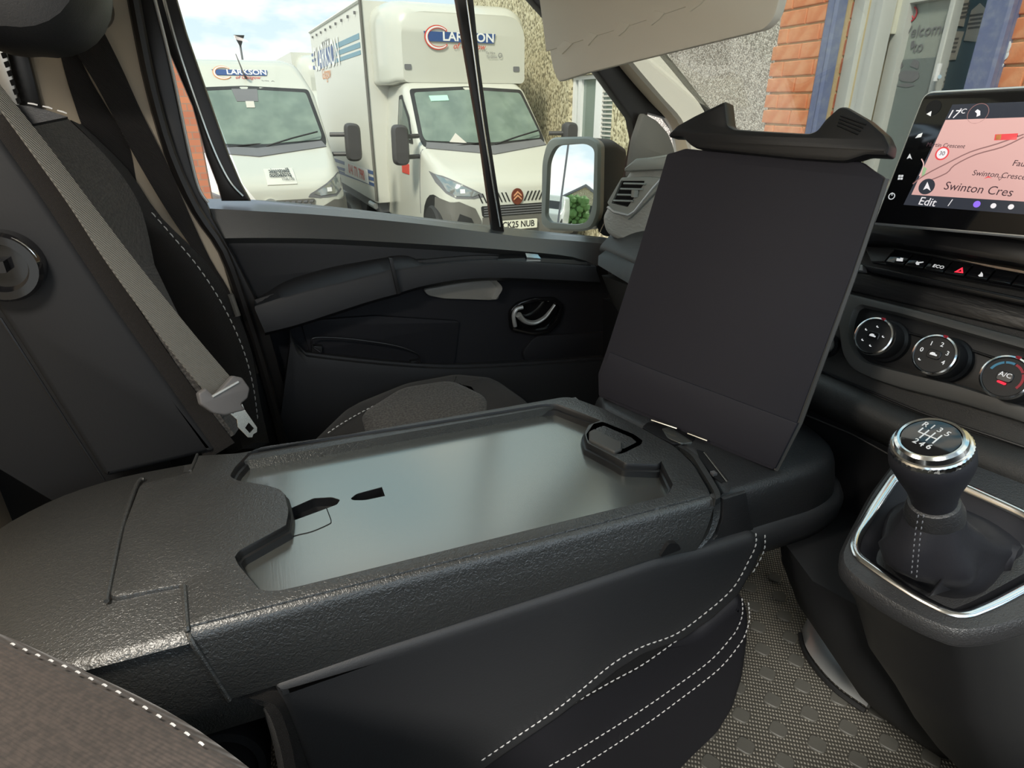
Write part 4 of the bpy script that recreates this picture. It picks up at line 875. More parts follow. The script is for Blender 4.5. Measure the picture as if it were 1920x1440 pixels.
# heater panel frame and inset
hf_o = [(1597, 553), (1760, 593), (1920, 636), (2060, 676), (2060, 850), (1920, 793), (1800, 757), (1694, 730), (1640, 712), (1603, 694), (1586, 664), (1577, 590), (1582, 566)]
hf_i = [(1622, 574), (1700, 592), (1920, 655), (2050, 695), (2050, 822), (1920, 764), (1800, 726), (1680, 697), (1628, 683), (1610, 667), (1598, 640), (1601, 606), (1610, 582)]
kp('heater_frame', hf_o, .016, 'panelgrey', rad=.012, bev=.005, holes=[(hf_i, .01, .015, .004, False)])
kp('heater_inset', hf_i, .004, 'black', rad=.01, bev=.001)
bm = NB(); tube(bm, [KP.up(.006).at(p) for p in [(1650, 610), (1800, 650), (1920, 690)]], .002, 6); obj('inset_ridge', bm, 'smooth', da)
def knob(cx, cy, r, marks):
    a, b = KP.up(.050).L((cx, cy)); P = Pl(KP.W(a, b, .050), KP.n, KP.u)
    bm = NB(); lathe(bm, P, [(r*1.16, -.05), (r*1.12, -.038), (r*1.0, -.034), (r*.99, -.010), (r*.93, -.004), (0, -.003)], 48); kn = obj('heater_knob', bm, 'knobrub', da)
    bm = NB(); lathe_open = [(r*.98, -.007), (r*1.0, -.002), (r*.97, .002), (r*.90, .003), (r*.86, .001), (r*.86, -.003)]
    rs = [[bm.verts.new(P.W(math.cos(2*PI*k/48)*q, math.sin(2*PI*k/48)*q, h)) for k in range(48)] for q, h in lathe_open]
    for A, B in zip(rs, rs[1:]+rs[:1]): bridge(bm, A, B)
    obj('chrome_ring', bm, 'chrome', kn)
    bm = NB(); lathe(bm, P, [(r*.86, -.004), (r*.85, .0005), (0, .0012)], 40); obj('knob_face', bm, 'knobrub', kn)
    bm = NB(); q = .0062*r/.028; stack(bm, P, rnd([(-q*1.4, -q), (q*1.4, -q), (q*1.4, q), (-q*1.4, q)], q*.7), [(0, 0), (0, .002), (.001, .003)]); obj('centre_button', bm, 'smooth', kn)
    bm = NB(); box(bm, P.W(r*.12, r*.95, .002), (.003, .005, .003)); obj('pointer', bm, 'redmark', kn, label='red pointer')
    for s, x, y, sz, m in marks:
        if s.startswith('arc'):
            _, a0, a1 = s.split(','); a0, a1 = math.radians(float(a0)), math.radians(float(a1)); n_ = 10
            pts = [(r*.70*math.cos(a0+(a1-a0)*k/n_), r*.70*math.sin(a0+(a1-a0)*k/n_)) for k in range(n_+1)]+[(r*.60*math.cos(a1-(a1-a0)*k/n_), r*.60*math.sin(a1-(a1-a0)*k/n_)) for k in range(n_+1)]
            bm = NB(); stack(bm, P, pts, [(0, .0006), (0, .0016)]); obj('scale_arc', bm, m, kn)
        elif s == 'car':
            bm = NB(); stack(bm, P, [(r*(x+i), r*(y+j)) for i, j in [(-.16, -.05), (.16, -.05), (.16, .02), (.08, .03), (.03, .09), (-.08, .09), (-.16, .03)]], [(0, .002), (0, .0036)]); obj('symbol', bm, m, kn)
        elif s == 'bar':
            bm = NB(); box(bm, P.W(r*x, r*y, .003), (.003, .010, .002), Matrix.Rotation(-.17, 3, 'Z')); obj('lit_bar', bm, m, kn)
        elif s == 'fig':
            bm = NB(); stack(bm, P, [(r*(x+i*.6), r*(y+j*.6)) for i, j in [(-.12, .02), (-.03, -.07), (.1, -.06), (.1, 0), (0, 0), (-.05, .10)]], [(0, .0006), (0, .0016)]); obj('symbol', bm, m, kn)
        else: text('symbol', s, P, r*x, r*y, sz, m, kn, c=.0034 if s == 'A/C' else .0016)
    return kn
knob(1638, 630, .0285, [('fig', .0, .50, 0, 'icon'), ('fig', -.48, .2, 0, 'icon'), ('fig', .48, .1, 0, 'icon'), ('fig', -.42, -.36, 0, 'icon'), ('fig', .08, -.52, 0, 'icon'), ('car', 0, 0, 0, 'icon')])
knob(1752, 665, .0285, [('0', -.6, .05, .0085, 'icon'), ('1', -.32, .46, .0085, 'icon'), ('2', .14, .54, .0085, 'icon'), ('3', .52, .22, .0085, 'icon'), ('4', .52, -.24, .0085, 'icon'), ('fig', -.5, -.42, 0, 'icon'), ('car', 0, 0, 0, 'icon')])
knob(1885, 707, .0285, [('arc,115,165', 0, 0, 0, 'blueglow'), ('arc,80,110', 0, 0, 0, 'blueglow'), ('arc,35,75', 0, 0, 0, 'redmark'), ('arc,-30,30', 0, 0, 0, 'redmark'), ('A/C', 0, .08, .0085, 'icon'), ('bar', 0, -.28, 0, 'redglow')])
# power socket left of the heater panel
sp_ = KP.at((1553, 648)); P = Pl(sp_, KP.n, KP.u); bm = NB(); lathe(bm, P, [(.020, 0), (.020, .008), (.016, .010), (.014, .006), (0, .006)], 30); sk = obj('power_socket', bm, 'gloss', da)
bm = NB(); lathe(bm, P, [(.014, .006), (.013, .011), (.008, .012), (.006, .009), (0, .009)], 24); obj('socket_cap', bm, 'greyp', sk)

# ---- corner of the dash by the door: textured panel and vent
lc = [(1128, 404), (1150, 372), (1180, 318), (1200, 300), (1262, 296), (1300, 300), (1300, 520), (1200, 470), (1150, 455)]
DV = Pl(PY(1.36).at((1190, 380)), (-.80, -.60, .10))
bm = NB(); stack(bm, DV.up(-.12), rnd(DV.up(-.02).Ls([(1128, 408), (1140, 385), (1182, 318), (1200, 298), (1400, 290), (1400, 520), (1205, 472), (1136, 440)]), .02), [(0, 0), (0, .09), (.004, .102), (.014, .108)]); obj('corner_panel', bm, 'sparkle', da, ang=50)
vp = [(1168, 333), (1216, 331), (1262, 335), (1240, 352), (1195, 398), (1180, 412), (1150, 392), (1141, 380)]
vf = plate('air_vent', DV.up(-.010), vp, .012, 'ventgrey', da, rad=.004, bev=.003, holes=[([(1168, 339), (1212, 339), (1210, 346), (1180, 388), (1150, 381)], 0, .014, .001, False)])
plate('vent_cavity', DV.up(-.012), [(1166, 338), (1213, 338), (1181, 390), (1148, 382)], .003, 'void', vf, bev=.0005)
for i, (ya, xl, xr) in enumerate([(344, 1170, 1211), (354, 1164, 1206), (365, 1158, 1196), (376, 1151, 1188)]):
    bm = NB(); tube(bm, [DV.up(.004).at((xl, ya)), DV.up(.004).at((xr, ya+1))], .0058, 8, .45); obj('vent_slat', bm, 'ventgrey', vf)
bm = NB(); box(bm, DV.up(.008).at((1190, 363)), (.012, .012, .016)); obj('vent_tab', bm, 'ventgrey', vf)
bm = NB(); tube(bm, [DV.up(.002).at(p) for p in [(1139, 388), (1150, 397), (1178, 404), (1190, 396), (1225, 352), (1240, 336), (1262, 330)]], .0036, 8); obj('vent_bead', bm, 'silver', vf)
plate('demister_top', DV.up(-.02), [(1178, 316), (1200, 298), (1224, 296), (1262, 290), (1262, 318), (1220, 320), (1178, 322)], .03, 'ventgrey', da, bev=.006, rad=.004)
skin('dash_wing', [[PY(1.44).at((1150, 458)), PY(1.3).at((1196, 478)), PY(1.15).at((1260, 500))], [PY(1.38).at((1122, 480)), PY(1.26).at((1185, 500)), PY(1.1).at((1250, 530))], [PY(1.36).at((1121, 497)), PY(1.24).at((1181, 533)), PY(1.08).at((1240, 570))]], 'dash', da, thick=(.06, 0, -.03), smooth=False, ang=50)
skin('glovebox_lid', [[PY(1.36).at((1128, 516)), PY(1.24).at((1180, 536)), PY(1.08).at((1240, 570))], [PY(1.36).at((1150, 570)), PY(1.26).at((1172, 605)), PY(1.08).at((1230, 640))]], 'dash', da, thick=(.06, 0, 0), smooth=False)
bm = NB(); tube(bm, [PY(1.355).at((1137, 518)), PY(1.355).at((1144, 560))], .002, 6); obj('glovebox_gap', bm, 'void', da)
skin('footwell_panel', [[PY(1.45).at((1130, 560)), PY(1.05).at((1300, 640)), PY(.9).at((1400, 660))], [PY(1.45).at((1130, 800)), PY(1.05).at((1300, 850)), PY(.9).at((1400, 880))]], 'black', da, thick=(.06, 0, 0), smooth=False)
# folded paper or card lying on the dash behind the board
cdp = [PZ(1.60).at(p) for p in [(1395, 240), (1440, 240), (1500, 249), (1530, 258), (1400, 255)]]

# ================================================================== INFOTAINMENT SCREEN
uS = V((.14, -.99, 0)).normalized(); fS = V((.99, .14, 0)).normalized()
SP = tilt(CAM+ray((1640, 420))*.93, 12, uS, fS)
sc_t = thing('touchscreen', 'tablet style touchscreen on the dash showing a pink street map', 'screen', tuple(SP.o))
o0 = SP.L((1636, 421)); o1 = SP.L((1733, 171)); hB = o0[1]; hT = o1[1]
tr_, br_ = SP.L((1985, 154)), SP.L((1985, 452))
out_ = rnd([o0, br_, (tr_[0]+.05, tr_[1]), o1], [.004, .01, .01, .014], 5)
bm = NB(); stack(bm, SP, out_, [(.006, -.020), (0, -.010), (0, -.002), (.002, 0)]); obj('screen_housing', bm, 'silver', sc_t, label='thin silver surround')
bm = NB(); stack(bm, SP, inset(ccw(out_), .0032), [(0, -.001), (0, .0015), (.001, .002)]); obj('screen_glass', bm, 'gloss', sc_t)
S2 = SP.up(.0022)
def sp(name, px, m, c=0., h=.0003, parent=sc_t, **k): return plate(name, S2.up(c), px, h, m, parent, bev=.00005, **k)
dsp = sp('display', [(1786, 196), (1990, 188), (1990, 408), (1920, 402), (1694, 384)], 'scr')
mpn_ = sp('map', [(1773, 225), (1920, 220), (1990, 217), (1990, 384), (1920, 378), (1709, 365)], 'map', c=.0004)
def road(pts, w_, m, c=.0008, clip=True):
    P = [V((*S2.L(p), 0)) for p in pts]; P = crv(P, 16); a, b = [], []
    for i, p in enumerate(P):
        d = (P[min(i+1, len(P)-1)]-P[max(i-1, 0)]).normalized(); s_ = V((-d.y, d.x, 0))*w_; a.append(p+s_); b.append(p-s_)
    bm = NB(); grid(bm, [[S2.W(q.x, q.y, c) for q in a], [S2.W(q.x, q.y, c) for q in b]], S2.n*-.0003); obj('map_road', bm, m, mpn_)
for pts in [[(1712, 345), (1735, 328), (1775, 307), (1820, 285), (1870, 270), (1920, 252)], [(1740, 340), (1775, 325), (1790, 310), (1830, 290), (1880, 276), (1920, 257)]]: road(pts, .0008, 'roadd')
for pts in [[(1720, 352), (1740, 326), (1790, 330), (1830, 338), (1880, 334), (1920, 340)], [(1762, 360), (1768, 340), (1790, 335)], [(1806, 312), (1840, 297), (1920, 292)], [(1806, 313), (1850, 316), (1885, 318)], [(1895, 285), (1908, 305), (1916, 330)], [(1820, 340), (1840, 358), (1860, 372)], [(1790, 272), (1830, 268), (1880, 280), (1920, 284)], [(1780, 240), (1840, 238), (1920, 232)], [(1775, 262), (1830, 250), (1880, 238)], [(1895, 350), (1920, 338), (1950, 330)], [(1724, 330), (1732, 310), (1728, 298)]]: road(pts, .0006, 'road', .0006)
sp('green_patch', [(1728, 330), (1732, 312), (1738, 316), (1733, 330)], 'scrgreen', c=.0005)
sh = .10
def st(s, x, y, size, m, **k): textpx('screen_text', s, S2, (x, y), size, m, sc_t, c=.0009, ext=.0001, **k)
st('17', 1787, 215, .0145, 'scrwhite', shear=.2); st('°C', 1804, 209, .0085, 'scrwhite', shear=.2)
st('Edit', 1739, 379, .0150, 'scrwhite', shear=.1); st('/', 1782, 381, .013, 'scrwhite')
st('Swinton Cres', 1833, 355, .0150, 'scrdark', shear=.1); st('Swinton Crescent', 1879, 329, .0095, 'scrdark', shear=.1); st('Martin Crescent', 1773, 273, .0075, 'scrdark', shear=.1)
st('Fau', 1911, 307, .010, 'scrdark', shear=.1); st('▽', 1875, 336, .006, 'scrdark')
def disc(name, x, y, r, m, c=.0009, ring_=None):
    a, b = S2.L((x, y)); P = [(a+math.cos(2*PI*k/28)*r, b+math.sin(2*PI*k/28)*r) for k in range(28)]
    bm = NB(); stack(bm, S2, P, [(0, c-.0002), (0, c)], [([(a+math.cos(2*PI*k/28)*ring_, b+math.sin(2*PI*k/28)*ring_) for k in range(28)], .0002, 0, False)] if ring_ else ()); return obj(name, bm, m, sc_t)
disc('speed_sign', 1767, 288, .0083, 'scrwhite', .0008); disc('speed_sign_ring', 1767, 288, .0088, 'scrred', .0010, .0068); st('30', 1767, 288, .0075, 'scrdark')
disc('compass_disc', 1738, 350, .0105, 'scr', .0009)
sp('compass_arrow', [(1739, 341), (1745, 358), (1738, 353), (1731, 356)], 'scrwhite', c=.0010)
sp('position_arrow', [(1845, 335), (1853, 330), (1860, 334), (1853, 333)], 'scrred', c=.0010)
sp('price_tag', [(1866, 252), (1909, 250), (1906, 262), (1864, 263)], 'scrred', c=.0008); sp('price_icon', [(1868, 253), (1878, 252), (1876, 262), (1867, 262)], 'orange', c=.0011); st('£1.39', 1892, 257, .0085, 'scrdark', shear=.1)
disc('page_dot', 1832, 383, .0042, 'scrpurple', .0008); disc('page_dot', 1863, 386, .0032, 'scrwhite', .0008); disc('page_dot', 1896, 388, .0032, 'scrwhite', .0008); 
disc('call_ring', 1834, 213, .0125, 'roadd', .0007, .0118); sp('call_icon', [(1828, 209), (1833, 205), (1838, 208), (1838, 216), (1831, 219), (1832, 213)], 'scrwhite', c=.0006)
sp('side_icon', [(1737, 214), (1747, 208), (1745, 218)], 'icon'); sp('side_icon', [(1716, 259), (1722, 252), (1730, 249), (1727, 257)], 'icon'); sp('side_icon', [(1700, 298), (1706, 288), (1710, 299), (1706, 296)], 'icon')
for dx, dy in ((0, 0), (5, 0), (-1, 5), (4, 5)): sp('side_icon', [(1685+dx, 330+dy-2), (1689+dx, 330+dy-2), (1688+dx, 334+dy-2), (1684+dx, 334+dy-2)], 'icon')
disc('power_icon', 1672, 368, .0048, 'icon', .0004, .0036); sp('power_bar', [(1672.3, 361), (1673.6, 361), (1673, 367), (1671.8, 367)], 'icon', c=.0003)
disc('menu_sensor', 1750, 202, .010, 'void', .0002)
bm = NB(); stack(bm, Pl(SP.W(.12, .06, -.02), -SP.n), [(-.08, -.05), (.08, -.05), (.08, .05), (-.08, .05)], [(0, 0), (.01, .12)]); obj('screen_mount', bm, 'smooth', sc_t)

# ================================================================== GEAR CONSOLE
GP = Pl((.60, .34, 1.272), (-.28, 0, .96), (0, -1, 0))
gc = thing('gear_console', 'black gear console pod with chrome edged surround rising from the floor', 'console', (.9, .35, FZ))
rimo = [(1678, 856), (1628, 922), (1582, 1008), (1570, 1035), (1573, 1060), (1592, 1081), (1655, 1127), (1730, 1167), (1786, 1188), (1817, 1190), (1860, 1185), (1925, 1168), (2060, 1120), (2120, 1030), (2060, 960), (1930, 905), (1800, 856), (1720, 846)]
loopo = [(1690, 886), (1672, 893), (1640, 940), (1601, 1002), (1596, 1025), (1604, 1046), (1655, 1083), (1720, 1125), (1770, 1150), (1796, 1158), (1822, 1156), (1870, 1137), (1925, 1107), (2010, 1060), (2030, 1030), (1990, 1000), (1925, 962), (1860, 932), (1800, 905), (1740, 885)]
ro = rnd(GP.Ls(rimo), .02, 3); lo = rnd(GP.Ls(loopo), .012, 3)
bm = NB(); stack(bm, GP, ro, [(0, -.02), (.001, -.006), (.006, 0)], [(lo, .012, .001, False)]); obj('console_rim', bm, 'head', gc, ang=50)
bm = NB(); A = ccw(lo); lv_ = [(0, -.001), (-.002, .002), (.001, .005), (.006, .004), (.009, -.003)]
rs = [ring(bm, GP, inset(A, d), c) for d, c in lv_]
for a, b in zip(rs, rs[1:]+rs[:1]): bridge(bm, a, b)
obj('chrome_surround', bm, 'chrome', gc, label='bright chrome surround', ang=60)
bm = NB(); rs = [ring(bm, GP, inset(A, .007), -.002), ring(bm, GP, inset(A, .014), -.012), ring(bm, GP, inset(A, .022), -.016), ring(bm, GP, inset(A, .034), -.030)]
for a, b in zip(rs, rs[1:]): bridge(bm, a, b)
cap(bm, [rs[-1]]); obj('inner_panel', bm, 'leather_dk', gc, ang=60)
# pod body lofted to the floor
bm = NB(); base = [GP.W(x, y, -.018) for x, y in ccw(ro)]; rs = [[bm.verts.new(p) for p in base]]
for z, dx, sc1 in ((1.20, .035, .97), (1.10, .085, .95), (1.0, .16, .93), (.9, .23, .90), (.8, .31, .88), (.70, .40, .86), (FZ, .47, .84)):
    cx = sum(p.x for p in base)/len(base); cy = sum(p.y for p in base)/len(base)
    rs.append([bm.verts.new(V((cx+dx+(p.x-cx)*sc1, cy+(p.y-cy)*sc1, z+(p.z-1.27)*max(0, (z-1.0))))) for p in base])
for a, b in zip(rs, rs[1:]): bridge(bm, a, b)
cap(bm, [rs[-1]]); obj('console_body', bm, 'black', gc, ang=70)
for z, w_ in ((1.10, .0), (.93, .0)):
    pass
# side column between console and floor with its aluminium heel plate
bm = NB(); rs = []
for z, x_ in ((1.12, .66), (1.06, .68), (.95, .74), (.80, .85), (.70, .94), (FZ, 1.02)):
    rs.append([bm.verts.new(V(p)) for p in [(x_+.02, .44, z), (x_, .50, z), (x_+.03, .60, z), (x_+.10, .66, z), (1.25, .68, z), (1.25, .30, z), (x_+.2, .30, z)]])
for a, b in zip(rs, rs[1:]): bridge(bm, a, b)
cap(bm, [rs[0]]); cap(bm, [rs[-1]]); obj('centre_column', bm, 'seatside', gc, ang=60)
hl_ = [PZ(FZ+.02).at(p) for p in [(1503, 1182), (1512, 1215), (1540, 1255), (1575, 1290), (1625, 1325)]]
skin('heel_trim', [hl_, [p+V((.015, .004, .03)) for p in hl_], [p+V((.06, .02, .06)) for p in hl_]], 'silver', gc, thick=(.01, 0, -.01), ang=60)
bm = NB(); tube(bm, [p+V((-.004, -.002, -.008)) for p in crv(hl_, 12)], .006, 8); obj('heel_edge', bm, 'rubber', gc)

# ---- gear lever
gl = thing('gear_lever', 'black gear lever with chrome ringed six speed knob and leather gaiter', 'gear lever', (.59, .33, 1.27))
Gt = CAM+ray((1745, 824))*.58; Gn = CAM+ray((1751, 945))*.625; ax = (Gt-Gn).normalized(); PK = Pl(Gt, ax, V((0.10, -1, 0)))
hgt = (Gt-Gn).length
bm = NB(); lathe(bm, PK, [(.019, -hgt), (.0205, -hgt+.012), (.024, -hgt*.70), (.031, -hgt*.48), (.0355, -hgt*.30), (.0352, -hgt*.18), (.0325, -.010), (.030, -.008), (0, -.008)], 48); obj('gear_knob', bm, 'leather_dk', gl, ang=60)
bm = NB(); lathe(bm, PK, [(.0328, -.013), (.0338, -.011), (.0338, -.006), (.0322, -.0045), (.0305, -.004), (.0290, .001), (.0265, .003), (.0245, .0025), (.0240, 0), (0, 0)], 96, lambda i, k, r: r-(.0006 if (i in (1, 2) and k % 2) else 0)); obj('chrome_collar', bm, 'chrome', gl, label='knurled chrome collar')
bm = NB(); lathe(bm, PK, [(.0238, .0005), (.0236, .0022), (.015, .0032), (0, .0036)], 48); cf = obj('shift_pattern_disc', bm, 'gloss', gl)
PT = PK.up(.0034); rr = Matrix.Rotation(0, 3, 'Z')
gcol = 'inkw'
def gbar(a, b): 
    bm = NB(); tube(bm, [PT.W(*a, 0), PT.W(*b, 0)], .0007, 6); obj('gate_line', bm, gcol, cf)
y_up, y_dn = .0065, -.0065
for x in (-.006, .0, .006): gbar((x, y_up), (x, y_dn))
gbar((-.0115, 0), (.006, 0)); gbar((-.0115, 0), (-.0115, y_up))
for s, x, y in (('R', -.0125, .0115), ('1', -.006, .0118), ('3', .001, .0115), ('5', .0085, .0105), ('2', -.006, -.0115), ('4', .0, -.0122), ('6', .0065, -.0118)): text('gear_number', s, PT, x, y, .0088, gcol, cf, c=0)
bm = NB(); Pn = Pl(Gn, ax, PK.u); lathe(bm, Pn, [(.026, -.020), (.0265, -.010), (.0225, .004), (.019, .006), (0, .006)], 36); obj('neck_collar', bm, 'head', gl)
# gaiter: folded rings from neck to console
nk = [Pn.W(math.cos(2*PI*k/40)*.0255, math.sin(2*PI*k/40)*.0255, -.014) for k in range(40)]
bl_ = [GP.up(-.024).at(p) for p in crv([V((*p, 0)) for p in [(1662, 960), (1652, 1020), (1672, 1070), (1720, 1105), (1790, 1125), (1850, 1110), (1895, 1060), (1925, 1030), (1880, 985), (1820, 955), (1760, 935), (1700, 935)]], 40, True)][:40]
# order both rings from the same angle
def ang_sort(P): c = sum(P, V((0, 0, 0)))/len(P); return sorted(P, key=lambda p: math.atan2(p.y-c.y, p.x-c.x))
nk = ang_sort(nk); bl_ = ang_sort(bl_); n_ = min(len(nk), len(bl_)); rows = []
for i in range(11):
    t = i/10; rows.append([])
    for k in range(n_):
        a, b = nk[k], bl_[int(k*len(bl_)/n_)]
        q = a.lerp(b, t**1.7); q.z = a.z+(b.z-a.z)*(t**.8)
        c = sum(nk, V((0, 0, 0)))/len(nk); d = (q-c); d.z = 0
        wv = math.sin(k*2*PI/n_*5+t*4)*.0045*math.sin(PI*min(1, t*1.1))+math.sin(t*14+k*.25)*.0022*math.sin(PI*t)
        bul = .013*math.sin(PI*t)
        rows[-1].append(q+d.normalized()*(wv+bul))
bm = NB(); g_ = [[bm.verts.new(p) for p in r] for r in rows]
for a, b in zip(g_, g_[1:]): bridge(bm, a, b)
obj('gaiter', bm, 'leather_dk', gl, ang=80)
fold = [[Gn+V((.01, -.03, -.05)), GP.up(.0).at((1850, 1012)), GP.at((1915, 1025))], [Gn+V((.0, -.03, -.075)), GP.up(.006).at((1852, 1030)), GP.up(.0).at((1908, 1034))], [Gn+V((-.01, -.03, -.09)), GP.up(-.018).at((1850, 1085)), GP.up(-.02).at((1895, 1070))]]
skin('gaiter_fold', fold, 'leather_dk', gl, thick=(0, .002, -.002), ang=80)
sm = [Pn.W(-.0, 0, 0)+V((-.026, -.012, -.016)), GP.up(.03).at((1722, 1040)), GP.up(-.01).at((1712, 1095))]
for dx in (0, 10): stitch('gaiter_stitching', [PY(.30).at(p) for p in [(1722+dx, 965), (1716+dx, 1000), (1712+dx, 1040), (1708+dx, 1085)]], gl, (-.4, -.9, .2), m='inkgrey', L=.004, gap=.003, r=.0005)

# ================================================================== BUILDING in front of the windscreen
bd = thing('brick_building', 'orange brick and pebbledashed building with a blue framed doorway beyond the windscreen', 'building', (2.8, 2.6, GZ))
wd = V((.10, .995, 0)).normalized()                     # along the wall, away from the camera
WP = Pl((2.6, 2.94, 0), V((-wd.y, wd.x, 0)), -wd)       # u runs toward the camera side (right in the photo)
xl = WP.L((1425, 245))[0]; xe = WP.L((1530, 250))[0]
bm = NB(); stack(bm, WP.up(-.12), [(-1.4, GZ), (xl+.03, GZ), (xl+.03, 4.2), (-1.4, 4.2)], [(0, 0), (0, .118)]); obj('pebbledash_panel', bm, 'pebble', bd)
bm = NB(); stack(bm, WP.up(-.12), [(xl+.01, GZ), (xe+.005, GZ), (xe+.005, 4.2), (xl+.01, 4.2)], [(0, 0), (0, .108)]); obj('mortar_backing', bm, 'mortar', bd)
def brick_mesh(L, h=.065, d=.02):
    bm = NB(); P = Pl((0, 0, 0), (-1, 0, 0), (0, -1, 0)); q = [(-L/2, -h/2), (L/2, -h/2), (L/2, h/2), (-L/2, h/2)]
    stack(bm, P, [(x+random.uniform(-.0015, .0015), y+random.uniform(-.0015, .0015)) for x, y in q], [(0, -d), (0, -.003), (.003, 0)])
    bmesh.ops.recalc_face_normals(bm, faces=bm.faces); me = bpy.data.meshes.new('brick'); bm.to_mesh(me); bm.free(); return me
bme = {}
def brick(P, a, b, L, m, c=0.):
    key = (round(L, 2), m, random.randrange(3))
    if key not in bme: me = brick_mesh(L); me.materials.append(M[m]); bme[key] = me
    o = bpy.data.objects.new('brick', bme[key]); link(o, bd); o.location = P.W(a, b, c+random.uniform(-.003, .001))-ORG[bd]
    n = P.n; o.rotation_euler = (0, 0, math.atan2(-n.y, -n.x))
def courses(P, a0, a1, z0, z1, m, first=0):
    r = 0; z = z0
    while z < z1:
        a = a0 - (0 if (r+first) % 2 else .1125)
        while a < a1-.02:
            s = max(a, a0); e = min(a+.215, a1)
            if e-s > .03: brick(P, (s+e)/2, z, e-s, m)
            a += .225
        z += .075; r += 1
courses(WP, xl, xe+.01, 1.30, 2.75, 'brickred')
xr = WP.L((1885, 60))[0]
# right hand brick pier
bm = NB(); stack(bm, WP.up(-.12), [(xr, GZ), (xr+1.6, GZ), (xr+1.6, 4.2), (xr, 4.2)], [(0, 0), (0, .108)]); obj('mortar_backing', bm, 'mortar', bd)
courses(WP, xr+.005, xr+.5, 1.60, 2.75, 'brickred', 1)
# paint splashes on the right pier
for q in [[(1884, 100), (1889, 80), (1895, 76), (1897, 84), (1890, 100)], [(1876, 108), (1882, 96), (1893, 97), (1890, 108), (1882, 114), (1877, 112)], [(1872, 126), (1876, 118), (1884, 120), (1880, 126)]]: plate('paint_splash', WP.up(.002), q, .001, 'inkw', bd, bev=.0003, rad=.01)
# blue pipes either side of the doorway
def pipe(px, w_): 
    a, z = WP.L(px)
    bm = NB(); stack(bm, WP.up(.0), rnd([(a-w_/2, GZ), (a+w_/2, GZ), (a+w_/2, 4.0), (a-w_/2, 4.0)], .005), [(0, .0), (0, .045), (.012, .06)]); return obj('downpipe', bm, 'pipe', bd)
pa1 = pipe((1541, 215), .062); 
aR = WP.L((1846, 155))[0]
bm = NB(); stack(bm, WP, [(aR-.05, GZ), (aR+.05, GZ), (aR+.05, 4.0), (aR-.05, 4.0)], [(0, -.05), (0, .03), (.008, .04)]); obj('door_post', bm, 'pipe', bd)
bm = NB(); stack(bm, WP, [(aR+.052, GZ), (xr, GZ), (xr, 4.0), (aR+.052, 4.0)], [(0, -.05), (0, .01)]); obj('post_edge', bm, 'pipe', bd)
# reveal bricks behind the left pipe, shadow put into a darker brick colour
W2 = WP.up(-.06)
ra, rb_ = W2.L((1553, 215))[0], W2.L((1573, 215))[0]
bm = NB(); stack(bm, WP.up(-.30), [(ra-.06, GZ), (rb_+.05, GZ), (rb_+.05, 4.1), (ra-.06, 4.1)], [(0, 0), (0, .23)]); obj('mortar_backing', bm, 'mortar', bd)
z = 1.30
while z < 2.75: brick(W2, (ra+rb_)/2, z, rb_-ra-.004, 'brickshade'); z += .075
# white door frame mouldings
fx = [WP.up(-.10).L(p)[0] for p in [(1590, 150), (1606, 150), (1622, 150), (1640, 150), (1653, 150)]]
fm = WP.up(-.10)
for i, (pa_, pb_, h) in enumerate([((1579, 200), (1601, 200), .05), ((1601, 200), (1617, 200), .03), ((1617, 200), (1632, 200), .045)]):
    a, b = fm.L(pa_)[0], fm.L(pb_)[0]; bm = NB(); stack(bm, fm, [(a, GZ), (b, GZ), (b, 3.4), (a, 3.4)], [(0, -.02), (0, h-.012), (.006, h)]); obj('door_frame_moulding', bm, 'door_w', bd)
# door leaf with glazing
ddr = thing('building_door', 'half open white glazed door lettered Welcome to', 'door', tuple(WP.W(.9, GZ, -.2)))
DL = WP.up(-.16)
lx0 = DL.L((1640, 200))[0]; lx1 = DL.L((1662, 200))[0]; lx2 = DL.L((1742, 165))[0]; lx3 = DL.L((1750, 165))[0]
bm = NB(); stack(bm, DL, [(lx0, GZ+.05), (lx3, GZ+.05), (lx3, 3.05), (lx0, 3.05)], [(0, -.045), (0, -.004), (.004, 0)], [([(lx1, 1.2), (lx2, 1.2), (lx2, DL.L((1710, 5))[1]), (lx1, DL.L((1710, 5))[1])], .04, .004, True)]); obj('door_leaf', bm, 'door_w', ddr)
top_ = DL.L((1710, 5))[1]
bm = NB(); stack(bm, DL, [(lx1+.003, 1.2), (lx2-.003, 1.2), (lx2-.003, top_), (lx1+.003, top_)], [(0, -.035), (0, -.030)]); obj('glass_pane', bm, mat('door_pane_grey', (.30, .33, .30), .12), ddr)
zz = DL.L((1705, 110))[1]
bm = NB(); stack(bm, DL, [(lx1+.003, 1.2), (lx2-.003, 1.2), (lx2-.003, zz), (lx1+.003, zz)], [(0, -.031), (0, -.028)]); obj('frosted_band', bm, mat('frosted_band', (.16, .19, .185), .3), ddr)
PD = DL.up(-.027)
textpx('door_lettering', 'Welcome', PD, (1730, 58), .062, 'inkgrey', ddr, c=.001); textpx('door_lettering', 'to', PD, (1722, 88), .062, 'inkgrey', ddr, c=.001)
bm = NB(); stack(bm, PD, rnd(PD.Ls([(1709, 78), (1715, 76), (1713, 90), (1708, 91)]), .005), [(0, 0), (0, .002)]); obj('footprint_mark', bm, 'inkgrey', ddr)
a, b = PD.L((1709, 27)); bm = NB(); stack(bm, PD, [(a+.030*math.cos(k*PI/12), b+.030*math.sin(k*PI/12)) for k in range(24)], [(0, 0), (0, .002)], [([(a+.024*math.cos(k*PI/12), b+.024*math.sin(k*PI/12)) for k in range(24)], .002, 0, False)]); obj('no_smoking_ring', bm, 'redmark', ddr)
bm = NB(); tube(bm, [PD.W(a-.018, b+.018, .001), PD.W(a+.018, b-.018, .001)], .003, 4); obj('no_smoking_bar', bm, 'redmark', ddr)
